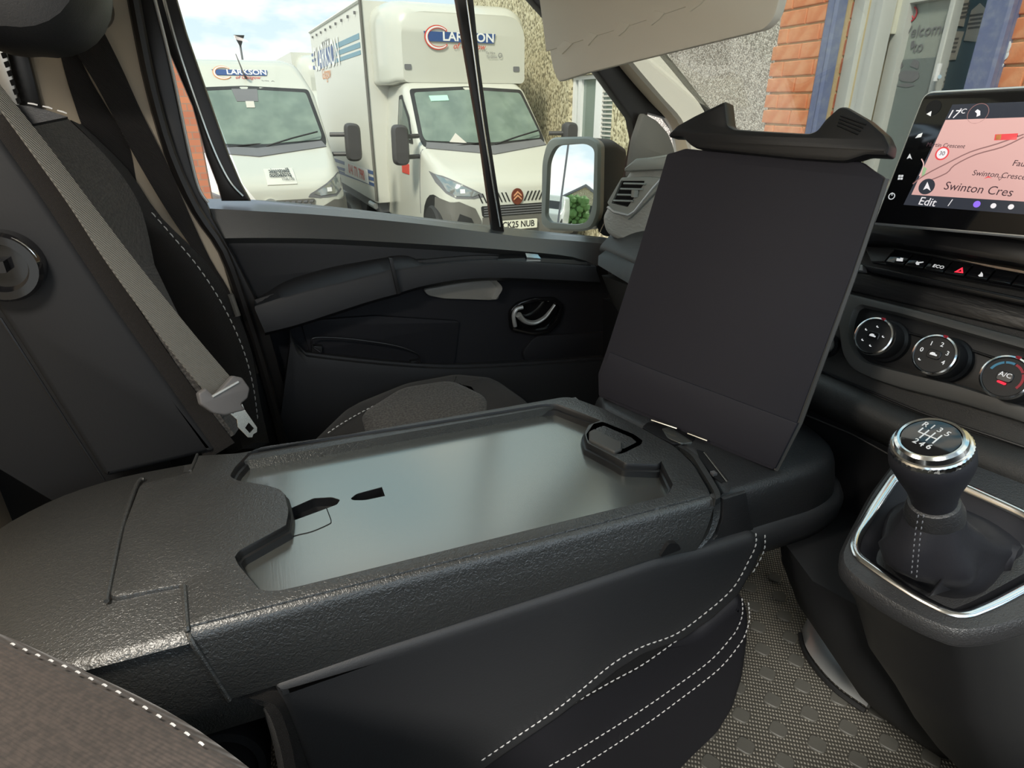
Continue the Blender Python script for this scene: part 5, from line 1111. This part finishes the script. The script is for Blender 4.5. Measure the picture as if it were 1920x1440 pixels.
for q in [[(1685, 130), (1690, 112), (1694, 124), (1690, 128)], [(1706, 124), (1714, 110), (1724, 116), (1722, 130), (1714, 126)], [(1684, 140), (1694, 132), (1722, 134), (1724, 146), (1712, 154), (1690, 152)], [(1680, 160), (1700, 156), (1716, 160), (1700, 164)]]:
    bm = NB(); stack(bm, PD, rnd(PD.Ls(q), .01), [(0, 0), (0, .002)]); obj('door_decal', bm, 'inkgrey', ddr)
for s_, px in (('HELMET', (1704, 144)),): pass
bm = NB(); tube(bm, [DL.up(.03).at((1763, 119)), DL.up(.03).at((1754, 152))], .010, 8); hd = obj('pull_handle', bm, 'inkw', ddr)
bm = NB(); tube(bm, [DL.up(.02).at((1754, 148)), DL.up(.03).at((1762, 144))], .008, 8); obj('latch_knob', bm, 'chrome', ddr)
bm = NB(); box(bm, DL.up(.012).at((1677, 15)), (.03, .05, .20)); obj('door_hinge', bm, 'platew', ddr)
# inner blue wall and floor of the lobby
bm = NB(); stack(bm, WP.up(-.60), [(lx0-.2, GZ), (aR+.3, GZ), (aR+.3, 4.1), (lx0-.2, 4.1)], [(0, 0), (0, .3)]); obj('lobby_wall', bm, 'bluewall', bd)
NW = WP.up(-.298)
for nm_, q, lab in [('notice', [(1797, -30), (1830, -30), (1817, 2), (1807, 50), (1785, 47)], 'paper notice with a list, topmost on the blue lobby wall'),
   ('notice', [(1780, 58), (1808, 59), (1792, 112), (1768, 113)], 'paper notice with typed lines, pinned below the list notice'),
   ('notice', [(1822, 20), (1838, 6), (1853, 20), (1836, 79), (1808, 76)], 'house shaped pale notice beside the blue door post'),
   ('notice', [(1768, 118), (1780, 116), (1768, 166), (1752, 166)], 'narrow grey card beside the door handle')]:
    bm = NB(); stack(bm, NW, NW.Ls(q), [(0, 0), (0, .003)]); t_o = obj(nm_, bm, 'paper', None); tag(t_o, lab, 'notice', 'notices on the lobby wall')
    cx = sum(p[0] for p in q)/len(q); cy = sum(max(p[1], 2) for p in q)/len(q)
    for i in range(4):
        bm = NB(); a, b = NW.L((cx-i*2, cy-12+i*8)); stack(bm, NW.up(.003), [(a-.03+.008*(i % 2), b-.004), (a+.03, b-.004), (a+.03, b+.004), (a-.03+.008*(i % 2), b+.004)], [(0, 0), (0, .001)]); obj('print_line', bm, 'inkgrey', t_o)

# ---- far pebbledashed wall with window, right of the trucks
fb = thing('pebbledash_building', 'yellow pebbledashed building with tall white framed window behind the box truck', 'building', (4.8, 8, GZ))
FP = Pl((4.7, 9.0, 0), (-.995, .06, 0))
a0 = FP.L((1185, 200))[0]; 
bm = NB(); 
wx0, wx1 = FP.L((1066, 200))[0], FP.L((1148, 200))[0]
z0_, z1_ = FP.L((1100, 275))[1], FP.L((1095, 140))[1]
stack(bm, FP.up(-.3), [(-6.5, GZ), (4.2, GZ), (4.2, 6), (-6.5, 6)], [(0, 0), (0, .3)], [([(wx0, z0_), (wx1, z0_), (wx1, z1_), (wx0, z1_)], .12, 0, False)]); obj('rendered_wall', bm, 'pebbley', fb)
wnf = NB(); stack(wnf, FP.up(-.12), [(wx0, z0_), (wx1, z0_), (wx1, z1_), (wx0, z1_)], [(0, 0), (0, .05), (.01, .06)], [([(FP.L((a, 200))[0], z0_+.06), (FP.L((b, 200))[0], z0_+.06), (FP.L((b, 200))[0], z1_-.06), (FP.L((a, 200))[0], z1_-.06)], .05, 0, False) for a, b in ((1071, 1076), (1082, 1108), (1120, 1143))])
wf = obj('window', wnf, 'inkw', fb)
bm = NB(); stack(bm, FP.up(-.11), [(wx0, z0_), (wx1, z0_), (wx1, z1_), (wx0, z1_)], [(0, 0), (0, .01)]); obj('pane', bm, mat('far_pane', (.22, .27, .24), .1), wf)
bm = NB()
for i in range(16):
    zz_ = z0_+.06+(z1_-z0_-.12)*i/15; xa = FP.L((1120, 200))[0]; xb = FP.L((1148, 200))[0]; box(bm, FP.W((xa+xb)/2, zz_, -.09), (.01, abs(xb-xa), .02))
obj('blind_slats', bm, 'paper', wf, kind='stuff')

# ---- brick wall seen through the gap behind the door
rw = thing('rear_brick_wall', 'orange brick wall seen through the gap behind the door pillar', 'wall', (-2, 6.6, GZ))
RP = Pl((-.41, 6.5, 0), (0, -1, 0))
def brick_tex():
    def fn(n, p, h, g):
        b = n.nodes.new('ShaderNodeTexBrick'); b.inputs['Color1'].default_value = (.40, .15, .07, 1); b.inputs['Color2'].default_value = (.32, .11, .06, 1); b.inputs['Mortar'].default_value = (.24, .15, .10, 1)
        b.inputs['Scale'].default_value = 4.4; b.inputs['Mortar Size'].default_value = .02; m_ = n.nodes.new('ShaderNodeMapping'); m_.inputs['Rotation'].default_value = (PI/2, 0, 0)
        n.links.new(g.outputs['Object'], m_.inputs[0]); n.links.new(m_.outputs[0], b.inputs['Vector']); n.links.new(b.outputs[0], p.inputs['Base Color'])
    return mat('far_bricks', (.5, .2, .1), .9, fn=fn)
bm = NB(); stack(bm, RP.up(-.2), [(-4, GZ), (0, GZ), (0, 2.6), (-4, 2.6)], [(0, 0), (0, .2)]); obj('brick_face', bm, brick_tex(), rw)
bm = NB(); stack(bm, RP.up(-.24), [(-4, 2.6), (0, 2.6), (0, 2.68), (-4, 2.68)], [(0, 0), (0, .28)]); obj('coping', bm, 'mortar', rw)

# ================================================================== TRUCKS
class Fr:
    """vehicle frame: s across (image right), f back from the nose, h up"""
    def __init__(s, o, yaw):
        s.o = V(o); s.b = V((-math.sin(yaw), math.cos(yaw), 0)); s.s = V((math.cos(yaw), math.sin(yaw), 0))
    def W(s, x, y, z): return s.o+s.s*x+s.b*y+V((0, 0, z))
def sect(w_, zb, zt, wt, r=.12, n=6):
    """half section list, closed ring: bottom w_, top wt half widths"""
    p = rnd([(-w_, zb), (w_, zb), (w_*1.0, zb+(zt-zb)*.5), (wt, zt), (-wt, zt), (-w_*1.0, zb+(zt-zb)*.5)], [.05, .05, .3, r, r, .3], n); return p
def loft(name, fr, secs, m, parent, ang=40):
    bm = NB(); rs = [[bm.verts.new(fr.W(x, t, z)) for x, z in p] for t, p in secs]
    for a, b in zip(rs, rs[1:]): bridge(bm, a, b)
    cap(bm, [rs[0]]); cap(bm, [rs[-1]]); return obj(name, bm, m, parent, ang=ang)
def wheel(fr, x, y, parent, r=.34):
    P = Pl(fr.W(x, y, r), -fr.s if x < 0 else fr.s); bm = NB(); lathe(bm, P, [(.2, -.2), (r*.95, -.2), (r, -.16), (r, -.03), (r*.93, 0), (r*.66, -.01)], 32); wh = obj('wheel', bm, 'tyre', parent)
    bm = NB(); lathe(bm, P, [(r*.66, -.04), (r*.64, -.012), (r*.55, -.03), (r*.2, -.02), (0, .0)], 24); obj('wheel_rim', bm, 'silver', wh)
def cabin(fr, parent, roof=2.20, tall=None):
    S = [(0.0, sect(.72, .28, .93, .62, .15)), (.06, sect(.90, .24, 1.0, .80, .18)), (.20, sect(.98, .22, 1.07, .90, .18)), (.45, sect(1.02, .22, 1.16, .96, .16)),
         (.90, sect(1.03, .22, 1.33, .99, .12)), (1.06, sect(1.04, .22, 1.40, .99, .12)), (1.40, sect(1.04, .22, 1.74, .97, .12)), (1.80, sect(1.04, .22, 2.13, .95, .14)), (1.95, sect(1.04, .22, 2.21, .93, .15))]
    if tall: S += [(2.10, sect(1.04, .22, tall-.12, .86, .2)), (2.3, sect(1.04, .22, tall-.03, .84, .22)), (2.6, sect(1.04, .22, tall, .84, .24)), (6.0, sect(1.04, .22, tall, .84, .24))]
    else: S += [(2.1, sect(1.04, .22, roof+.03, .92, .16)), (2.9, sect(1.04, .22, roof+.03, .92, .16))]
    return loft('cab_body', fr, S, 'white', parent, 38)
def on(fr, bvh, name, pts, m, parent, step=.05, side=None, off=.010, thick=.03, **k):
    """panel given in vehicle coordinates: front (s,h) or side (b,h)"""
    if side is None: P = Pl(fr.W(0, -.6, 0), -fr.b, fr.s)
    elif side < 0: P = Pl(fr.W(-2.2, 0, 0), -fr.s, -fr.b)
    return decal(name, bvh, pts if side is None else [(-a, b) for a, b in pts], m, parent, off, step, thick, direct=P, **k)
def mirror_arm(fr, x, parent, y=1.05, s=1):
    q = thing_part = None
    bm = NB(); c = fr.W(x+s*.27, y-.12, 1.42); ux = fr.s; 
    P = Pl(c, -fr.b, fr.s); stack(bm, P, rnd([(-.11, -.26), (.11, -.26), (.12, .24), (-.10, .26)], .09), [(.02, -.12), (0, -.05), (.0, .02), (.03, .07)]); ob_ = obj('wing_mirror', bm, 'mirror_dark', parent)
    bm = NB(); tube(bm, [fr.W(x-s*.02, y, 1.52), fr.W(x+s*.2, y-.08, 1.52)], .03, 8); tube(bm, [fr.W(x-s*.02, y, 1.26), fr.W(x+s*.2, y-.08, 1.26)], .03, 8); obj('mirror_bracket', bm, 'mirror_dark', ob_)
def face(fr, tr, bv, hl=True):
    ws_ = on(fr, bv, 'windscreen', rnd([(-.93, 1.37), (0, 1.30), (.93, 1.37), (.955, 1.47), (.88, 2.11), (0, 2.15), (-.88, 2.11), (-.955, 1.47)], .05), 'ink', tr, off=.004, thick=.01)
    on(fr, bv, 'windscreen_glass', rnd([(-.88, 1.45), (0, 1.40), (.88, 1.45), (.90, 1.51), (.83, 2.06), (0, 2.10), (-.83, 2.06), (-.90, 1.51)], .04), mat('screen_tint', (.13, .18, .155), .18, spec=.7, var=(3, (.19, .25, .21), .4, .65)), tr, off=.010, thick=.01)
    on(fr, bv, 'wiper_scuttle', [(-.92, 1.36), (0, 1.27), (.92, 1.36), (.88, 1.43), (0, 1.36), (-.88, 1.43)], 'inkgrey', tr, off=.014)
    for x0_, x1_, z0_, z1_ in ((-.55, .12, 1.37, 1.42), (.12, .84, 1.39, 1.56)):
        bm = NB(); tube(bm, [fr.W(x0_, 1.0, z0_), fr.W((x0_+x1_)/2, 1.02, (z0_+z1_)/2+.01), fr.W(x1_, 1.09, z1_)], .012, 6); obj('wiper', bm, 'ink', tr)
    for s in (-1, 1):
        m_ = lambda pts: [(s*x, z) for x, z in pts]
        on(fr, bv, 'headlight', m_([(.99, 1.10), (.90, 1.06), (.72, .97), (.50, .86), (.47, .82), (.62, .80), (.84, .81), (.93, .87), (.98, .98)]), 'inkgrey', tr, off=.006)
        on(fr, bv, 'headlight_lens', m_([(.965, 1.07), (.88, 1.03), (.72, .945), (.54, .86), (.63, .83), (.83, .84), (.91, .89)]), 'lampw', tr, off=.012)
        on(fr, bv, 'lamp_bulb', m_([(.72, .87), (.78, .87), (.78, .92), (.72, .92)]), 'inkw', tr, off=.018)
        on(fr, bv, 'bumper_corner', m_([(.995, .80), (.90, .76), (.80, .77), (.60, .68), (.52, .52), (.50, .25), (1.0, .25), (1.02, .5)]), 'greyp', tr, off=.018)
        on(fr, bv, 'fog_pocket', m_([(.80, .62), (.66, .56), (.60, .44), (.80, .40), (.84, .52)]), 'ink', tr, off=.024)
def trim_front(fr, tr, bv, kind):
    if kind == 'chevron':
        for s in (-1, 1):
            for i in range(8):
                x = .10+i*.055; on(fr, bv, 'grille_slit', [(s*x, .74+.008*i*0), (s*(x+.018), .74), (s*(x+.075), .86), (s*(x+.057), .86)], 'ink', tr, step=.04, off=.008)
        on(fr, bv, 'lower_grille', rnd([(-.50, .56), (.50, .56), (.52, .70), (-.52, .70)], .03), 'ink', tr, off=.012)
        for i in range(4): on(fr, bv, 'grille_bar', [(-.48, .575+.032*i), (.48, .575+.032*i), (.48, .587+.032*i), (-.48, .587+.032*i)], 'inkgrey', tr, step=.08, off=.018)
        c = [(math.cos(k*PI/12)*.085, .80+math.sin(k*PI/12)*.105) for k in range(24)]; on(fr, bv, 'badge', c, 'badge', tr, step=.03, off=.02)
        for dz_ in (.0, .045): on(fr, bv, 'badge_chevron', [(-.055, .755+dz_), (0, .80+dz_), (.055, .755+dz_), (.055, .775+dz_), (0, .825+dz_), (-.055, .775+dz_)], 'copper', tr, step=.02, off=.03)
        on(fr, bv, 'bumper_centre', [(-.5, .25), (.5, .25), (.5, .555), (-.5, .555)], 'greyp', tr, off=.008)
    else:
        on(fr, bv, 'upper_grille', rnd([(-.52, .62), (.52, .62), (.56, .80), (-.56, .80)], .04), 'greyp', tr, off=.010)
        for r_ in range(4):
            for i in range(13):
                x = -.46+i*.075+(r_ % 2)*.035; z = .645+r_*.038; on(fr, bv, 'grille_tooth', [(x, z), (x+.045, z), (x+.055, z+.025), (x+.01, z+.025)], 'inkgrey', tr, step=.05, off=.017)
        c = [(math.cos(k*PI/12)*.09, .74+math.sin(k*PI/12)*.09) for k in range(24)]; on(fr, bv, 'badge', c, 'chrome', tr, step=.03, off=.026)
        on(fr, bv, 'badge_head', [(-.05, .70), (.03, .70), (.02, .74), (.06, .77), (.0, .79), (-.05, .76)], 'blue', tr, step=.02, off=.034)
        on(fr, bv, 'bumper_centre', [(-.5, .25), (.5, .25), (.5, .60), (-.5, .60)], 'greyp', tr, off=.008)
def logo(P, parent, s=1.0, bigc='orange', sub='of Glasgow'):
    """Clarkson of Glasgow lettering on a plane"""
    bm = NB(); stack(bm, P, [(-.58*s, -.075*s), (.53*s, -.075*s), (.56*s, .06*s), (-.64*s, .06*s)], [(0, 0), (0, .004)]); bn = obj('logo_band', bm, 'blue', parent)
    text('logo_lettering', 'LARKSON', P.up(.004), .10*s, -.005*s, .175*s, 'inkw', bn, c=.002, sx=1.12, bold=.004*s)
    cc = NB(); rs = []
    N = 26
    out = [(-.42*s+.20*s*math.cos(a)*1.05, -.02*s+.17*s*math.sin(a)) for a in [math.radians(40+280*k/N) for k in range(N+1)]]
    inn = [(-.40*s+.165*s*math.cos(a)*1.05, -.02*s+.125*s*math.sin(a)) for a in [math.radians(40+280*k/N) for k in range(N+1)]]
    stack(cc, P.up(.004), out+inn[::-1], [(0, 0), (0, .004)]); obj('logo_swirl', cc, bigc, parent)
    inn2 = [(-.415*s+.186*s*math.cos(a)*1.05, -.02*s+.156*s*math.sin(a)) for a in [math.radians(45+270*k/N) for k in range(N+1)]]; inn3 = [(-.405*s+.168*s*math.cos(a)*1.05, -.02*s+.136*s*math.sin(a)) for a in [math.radians(45+270*k/N) for k in range(N+1)]]
    cc = NB(); stack(cc, P.up(.004), inn2+inn3[::-1], [(0, 0), (0, .006)]); obj('logo_swirl', cc, 'inkw', parent)
    text('logo_script', sub, P.up(.004), .10*s, -.13*s, .12*s, 'red', parent, c=.001, shear=.35)
    text('logo_small_print', 'To Hire', P.up(.004), .47*s, -.21*s, .05*s, 'inkgrey', parent, c=.001); text('logo_small_print', 'To Drive', P.up(.004), .49*s, -.27*s, .05*s, 'inkgrey', parent, c=.001)
    o3 = [(.64*s+.035*s*math.cos(k*PI/8), -.24*s+.035*s*math.sin(k*PI/8)) for k in range(16)]; bm = NB(); stack(bm, P.up(.004), o3, [(0, 0), (0, .002)], [([(.64*s+.026*s*math.cos(k*PI/8), -.24*s+.026*s*math.sin(k*PI/8)) for k in range(16)], .002, 0, False)]); obj('logo_mark', bm, 'inkgrey', parent)

# ---- box truck
T1 = Fr((3.19, 8.0, GZ), math.radians(2.9)); tr1 = thing('box_truck', 'white box truck with blue striped side parked facing the van', 'truck', tuple(T1.o))
cb = cabin(T1, tr1); bv = bvh_of(cb)
face(T1, tr1, bv); trim_front(T1, tr1, bv, 'chevron')
# box: its near front corner sits at s=-1.1
BX0, BX1, BF, BB, BT = -1.25, 1.12, 2.80, 8.0, 3.30
bm = NB(); 
def bxr(x0, x1, y0, y1, z0, z1): return [T1.W(x0, y0, z0), T1.W(x1, y0, z0), T1.W(x1, y1, z0), T1.W(x0, y1, z0)], [T1.W(x0, y0, z1), T1.W(x1, y0, z1), T1.W(x1, y1, z1), T1.W(x0, y1, z1)]
A, B = bxr(BX0, BX1, BF, BB, .42, BT); a = [bm.verts.new(p) for p in A]; b = [bm.verts.new(p) for p in B]; cap(bm, [a]); cap(bm, [b]); bridge(bm, a, b); obj('box_body', bm, 'panelw', tr1)
# rounded luton nose over the cab
S = []
for t, x0_, x1_, zt in ((2.82, BX0+.10, BX1-.02, BT-.02), (2.50, BX0+.13, BX1-.03, BT-.02), (2.25, BX0+.18, BX1-.04, BT-.05), (2.05, BX0+.25, BX1-.07, BT-.11), (1.92, BX0+.34, BX1-.12, BT-.20)):
    zb = 2.17 if t > 2.1 else 2.20
    S.append((t, rnd([(x0_, zb), (x1_, zb), (x1_, zt), (x0_, zt)], [.08, .08, .35, .35], 8)))
S.reverse(); lut = loft('luton_nose', T1, S, 'white', tr1, 50)
LP = Pl(T1.W(.02, .93, 2.72), -T1.b, T1.s)
bm = NB(); stack(bm, LP, [(-.99+.14, -.52), (.78, -.52), (.78, .24), (-.99+.14, .24)], [(0, -.1), (0, .0)]) ; bm.free()
LP = Pl(T1.W(.0, 1.905, 2.80), -T1.b, T1.s); logo(LP, tr1, .92, 'red')
for x in (-.92, .78):
    P = Pl(T1.W(x+.08, 1.93, 2.40), -T1.b, T1.s); bm = NB(); stack(bm, P, rnd([(-.05, -.035), (.05, -.035), (.05, .035), (-.05, .035)], .015), [(0, 0), (0, .02)]); obj('marker_light', bm, 'inkgrey', tr1)
# side of the box: stripes, panel and lettering
SDp = Pl(T1.W(BX0, BF, 0), -T1.s, -T1.b)
def band(name, pts, m, c=.002, h=.004, parent=tr1): bm = NB(); stack(bm, SDp.up(c), pts, [(0, 0), (0, h)]); return obj(name, bm, m, parent)
def sd(px): return SDp.L(px)
for (p1, p2, p3, p4) in [((625, 84), (673, 62), (674, 73), (627, 93)), ((627, 98), (675, 79), (676, 89), (628, 106)), ((628, 111), (676, 94), (677, 102), (629, 118))]: band('blue_stripe', [sd(p) for p in (p1, p2, p3, p4)], 'steelblue')
for (p1, p2, p3, p4) in [((584, 101), (590, 99), (590, 104), (585, 106)), ((585, 112), (592, 109), (592, 114), (586, 117)), ((587, 124), (592, 122), (592, 130), (588, 131))]: band('blue_stripe', [sd(p) for p in (p1, p2, p3, p4)], 'blue')
band('sign_panel', [sd(p) for p in [(597, 96), (624, 85), (627, 118), (597, 130)]], 'blue', .006)
sa, sb_ = SDp.L((611, 107)); text('side_lettering', 'CLARKSON', SDp, sa, sb_, .62, 'inkw', tr1, c=.013, sx=.95, bold=.01)
sa, sb_ = SDp.L((612, 138)); text('side_script', 'Glasgow', SDp, sa, sb_, .30, 'orange', tr1, c=.01, shear=.3)
sa, sb_ = SDp.L((611, 78)); text('side_small_print', 'www.clarkson', SDp, sa, sb_, .16, 'inkgrey', tr1, c=.01)
for (p1, p2, p3, p4) in [((615, 293), (700, 321), (701, 328), (616, 299)), ((615, 306), (701, 333), (702, 340), (616, 311)), ((615, 312), (702, 344), (703, 350), (616, 318))]: band('blue_stripe', [sd(p) for p in (p1, p2, p3, p4)], 'blue')
band('phone_panel', [sd(p) for p in [(647, 300), (690, 318), (693, 345), (648, 326)]], 'inkw', .008)
sa, sb_ = SDp.L((669, 323)); text('phone_number', '0141 771 7990', SDp, sa, sb_, .235, 'red', tr1, c=.014, bold=.006)
bm = NB(); tube(bm, [T1.W(BX0, BF, BT), T1.W(BX0, BB, BT)], .03, 6); obj('roof_rail', bm, 'white', tr1)
for i in range(9):
    bm = NB(); box(bm, T1.W(BX0-.015, BF+.4+i*.55, BT-.12), (.03, .04, .04)); obj('rail_rivet', bm, 'inkgrey', tr1)
bm = NB(); tube(bm, [T1.W(BX0-.005, BF, .45), T1.W(BX0-.005, BF, BT)], .025, 6); obj('corner_post', bm, 'greyp', tr1)
# cab side (toward the box side): window, door gap, handle, red sticker
def cside(name, pts, m, **k): return on(T1, bv, name, pts, m, tr1, side=-1, **k)
cside('side_window', rnd([(1.32, 1.40), (2.10, 1.44), (2.10, 2.02), (1.90, 2.04), (1.52, 1.75)], .04), 'ink', off=.008)
cside('side_glass', rnd([(1.40, 1.45), (2.05, 1.48), (2.05, 1.97), (1.90, 1.98), (1.57, 1.72)], .03), 'screen_tint_s' if False else mat('side_tint', (.11, .14, .12), .15), off=.014)
cside('red_sticker', [(1.50, .98), (1.85, .98), (1.85, 1.12), (1.50, 1.12)], 'red', off=.01)
cside('door_gap', [(1.00, .5), (1.015, .5), (1.015, 1.35), (1.00, 1.35)], 'inkgrey', off=.004)
cside('wheel_arch', [(.47+.44*math.cos(a), .36+.46*math.sin(a)) for a in [k*PI/10 for k in range(11)]]+[(.03, .24), (.91, .24)], 'ink', off=.006)
mirror_arm(T1, -1.02, tr1, s=-1); mirror_arm(T1, 1.02, tr1, s=1)
wheel(T1, -1.06, .47, tr1); wheel(T1, 1.06, .47, tr1); wheel(T1, -1.16, 4.4, tr1); wheel(T1, 1.0, 4.4, tr1)
bm = NB(); stack(bm, SDp.up(.0), [(-1.9, .0), (-.1, .0), (-.1, .10), (-1.9, .10)], [(0, 0), (0, .03)]); bm.free()
bm = NB(); A, B = bxr(BX0+.05, BX1-.05, BF+.1, BB-.1, .25, .44); a = [bm.verts.new(p) for p in A]; b = [bm.verts.new(p) for p in B]; cap(bm, [a]); cap(bm, [b]); bridge(bm, a, b); obj('chassis', bm, 'inkgrey', tr1)
bm = NB(); tube(bm, [T1.W(BX0+.02, BF+.2, .34), T1.W(BX0+.02, 3.4, .34)], .05, 8); obj('side_guard', bm, 'silver', tr1)
# number plate
NP = Pl(T1.W(.0, -.05, .44), -T1.b, T1.s); bm = NB(); stack(bm, NP, rnd([(-.28, -.06), (.28, -.06), (.28, .06), (-.28, .06)], .01), [(0, -.02), (0, .004)]); npo = obj('number_plate', bm, 'platew', tr1)
text('plate_lettering', 'CK25 NUB', NP, 0, 0, .115, 'ink', npo, c=.006, sx=.88, bold=.002)
# papers behind the windscreen
on(T1, bv, 'dash_paper', [(-.55, 1.42), (-.30, 1.40), (-.42, 1.53)], 'paper', tr1, off=.02); on(T1, bv, 'green_permit', [(-.62, 1.94), (-.35, 1.95), (-.35, 2.02), (-.63, 2.01)], 'paperg', tr1, off=.02)

# ---- panel van on the left
T2 = Fr((.12, 8.75, GZ), math.radians(3.0)); tr2 = thing('panel_van', 'tall white panel van with aerial parked left of the box truck', 'van', tuple(T2.o))
cb2 = cabin(T2, tr2, tall=2.52); bv2 = bvh_of(cb2); face(T2, tr2, bv2); trim_front(T2, tr2, bv2, 'grid')
L2 = Pl(T2.W(.02, 2.03, 2.33), (-T2.b+V((0, 0, .62))), T2.s); logo(L2, tr2, .62, 'orange')
bm = NB(); tube(bm, [T2.W(.06, 1.99, 2.26), T2.W(.03, 1.85, 2.30), T2.W(-.03, 1.95, 2.56)], [.02, .012, .005], 6); obj('roof_aerial', bm, 'ink', tr2)
mirror_arm(T2, 1.02, tr2, s=1); mirror_arm(T2, -1.02, tr2, s=-1)
wheel(T2, -1.06, .47, tr2); wheel(T2, 1.06, .47, tr2)
on(T2, bv2, 'bonnet_notice', [(.0, .98), (.36, .98), (.36, 1.14), (.0, 1.14)], 'panelw', tr2, off=.012)
def text_on(fr, bvh, name, s_, x, z, size, m, parent, mirror=False, off=.03, **k):
    bm = textbm(s_, size, **k)
    for v in bm.verts:
        xx = -v.co.x if mirror else v.co.x
        o_ = fr.W(x+xx, -.6, z+v.co.y); hit, nr, _, _ = bvh.ray_cast(o_, fr.b)
        v.co = (hit if hit else o_+fr.b*1.0)+V((0, 0, off*.8))-fr.b*(off*.6)+V((0, 0, v.co.z))
    return obj(name, bm, m, parent)
text_on(T2, bv2, 'notice_lettering', 'Electronic', .18, 1.108, .062, 'ink', tr2, mirror=True, bold=.001); text_on(T2, bv2, 'notice_lettering', 'protection', .18, 1.068, .062, 'ink', tr2, mirror=True, bold=.001)
text_on(T2, bv2, 'notice_small_print', 'SECURITY', .26, 1.02, .035, 'ink', tr2, mirror=True)
on(T2, bv2, 'camera_housing', [(-.17, 2.10), (.17, 2.10), (.15, 1.94), (-.13, 1.94)], 'inkgrey', tr2, off=.016)
on(T2, bv2, 'tax_disc', [(-.02, 1.86), (.09, 1.86), (.09, 1.94), (-.02, 1.94)], 'paper', tr2, off=.018)

# ---- second box truck further back
T3 = Fr((2.60, 17.4, GZ), math.radians(3.0)); tr3 = thing('far_box_truck', 'second white box truck mostly hidden behind the panel van', 'truck', tuple(T3.o))
cabin(T3, tr3)
S = []
for t, x0_, x1_, zt in ((4.5, -1.0, 1.0, 3.12), (2.8, -1.0, 1.0, 3.12), (2.45, -.98, .98, 3.08), (2.15, -.9, .9, 2.98), (1.95, -.75, .75, 2.8)):
    S.append((t, rnd([(x0_, 2.16 if t < 4 else 2.16), (x1_, 2.16), (x1_, zt), (x0_, zt)], [.08, .08, .35, .35], 6)))
S.reverse(); loft('luton_nose', T3, S, 'white', tr3, 50)
bm = NB(); P_ = Pl(T3.W(0, 2.8, .45), T3.b, -T3.s); stack(bm, P_, [(-1.08, 0), (1.08, 0), (1.08, 2.72), (-1.08, 2.72)], [(0, 0), (0, 4.5)]); obj('box_body', bm, 'panelw', tr3)
wheel(T3, -1.06, .47, tr3); wheel(T3, 1.06, .47, tr3)
bm = NB(); tube(bm, [(.25, 40, GZ), (.25, 40, 4.4)], .06, 6); lp = obj('distant_pole', bm, 'inkgrey', None); tag(lp, 'distant thin pole topped by small dark sign above the panel van', 'pole')
bm = NB(); P_ = Pl((.25, 39.9, 4.6), (0, -1, 0)); stack(bm, P_, [(-.25, .3), (0, -.3), (.28, .3)], [(0, 0), (0, .05)]); obj('pole_head', bm, 'ink', lp)

# ================================================================== the yard behind, seen in the door mirror
T4 = Fr((-50, 8.3, GZ), math.radians(90)); tr4 = thing('yard_van', 'small white van across the yard, seen only in the door mirror', 'van', tuple(T4.o))
cb4 = cabin(T4, tr4, tall=2.5); bv4 = bvh_of(cb4)
on(T4, bv4, 'windscreen', [(-.8, 1.38), (.8, 1.38), (.7, 2.02), (-.7, 2.02)], 'ink', tr4); wheel(T4, -1.06, .47, tr4); wheel(T4, 1.06, .47, tr4)
hb = thing('yard_house', 'low cream gabled building at the back of the yard, reflected in the mirror', 'building', (-70, 6, GZ))
bm = NB(); stack(bm, Pl((-70, 9.0, GZ), (1, 0, 0)), [(-4, 0), (.5, 0), (.5, 2.6), (-1.75, 4.0), (-4, 2.6)], [(0, -6), (0, 0)]); obj('house_wall', bm, 'pebbley', hb)
bm = NB(); stack(bm, Pl((-69.8, 9.0, GZ), (1, 0, 0)), [(-4.3, 2.5), (-1.75, 4.0), (.8, 2.5), (.8, 2.75), (-1.75, 4.3), (-4.3, 2.75)], [(0, -6.2), (0, 0)]); obj('house_roof', bm, 'inkgrey', hb)
for i in range(2): 
    bm = NB(); box(bm, (-69.95, 6.2+i*1.8, 1.4), (.1, .8, 1.0)); obj('window', bm, 'ink', hb)
sl = thing('street_lamp', 'grey street lamp with short arm, reflected in the door mirror', 'lamp post', (-42, 6.6, GZ))
bm = NB(); tube(bm, [(-42, 6.6, GZ), (-42, 6.6, 5.9)], .07, 8); tube(bm, [(-42, 6.6, 5.9), (-42, 7.6, 6.3)], .05, 8); obj('lamp_column', bm, 'inkgrey', sl); bm = NB(); box(bm, (-42, 7.8, 6.3), (.2, .5, .12)); obj('lamp_head', bm, 'inkgrey', sl)
fn_ = thing('yard_fence', 'green mesh fence at the yard edge, reflected in the door mirror', 'fence', (-12, 3.7, GZ))
fd = V((-1, .155, 0)).normalized(); f0 = V((-12, 4.0, GZ))
for i in range(8):
    q = f0+fd*i*2.2; bm = NB(); tube(bm, [q, q+V((0, 0, 2.4))], .05, 6); obj('fence_post', bm, 'fence', fn_)
bm = NB()
for i in range(100): q = f0+fd*i*.155; tube(bm, [q, q+V((0, 0, 2.3))], .010, 4)
for i in range(12): tube(bm, [f0+V((0, 0, .1+i*.2)), f0+fd*15.5+V((0, 0, .1+i*.2))], .010, 4)
obj('fence_mesh', bm, 'fence', fn_, kind='stuff')
bm = NB()
for i in range(110):
    c_ = V((-62+random.uniform(-1, 1), 7.2+random.uniform(-1.0, 1.0), GZ+random.uniform(.2, 2.6))); r_ = bmesh.ops.create_icosphere(bm, subdivisions=1, radius=random.uniform(.2, .5))['verts']; bmesh.ops.translate(bm, vec=c_, verts=r_)
tre = obj('yard_tree', bm, 'leaf', None); tag(tre, 'bushy green tree behind the yard, reflected in the door mirror', 'tree')
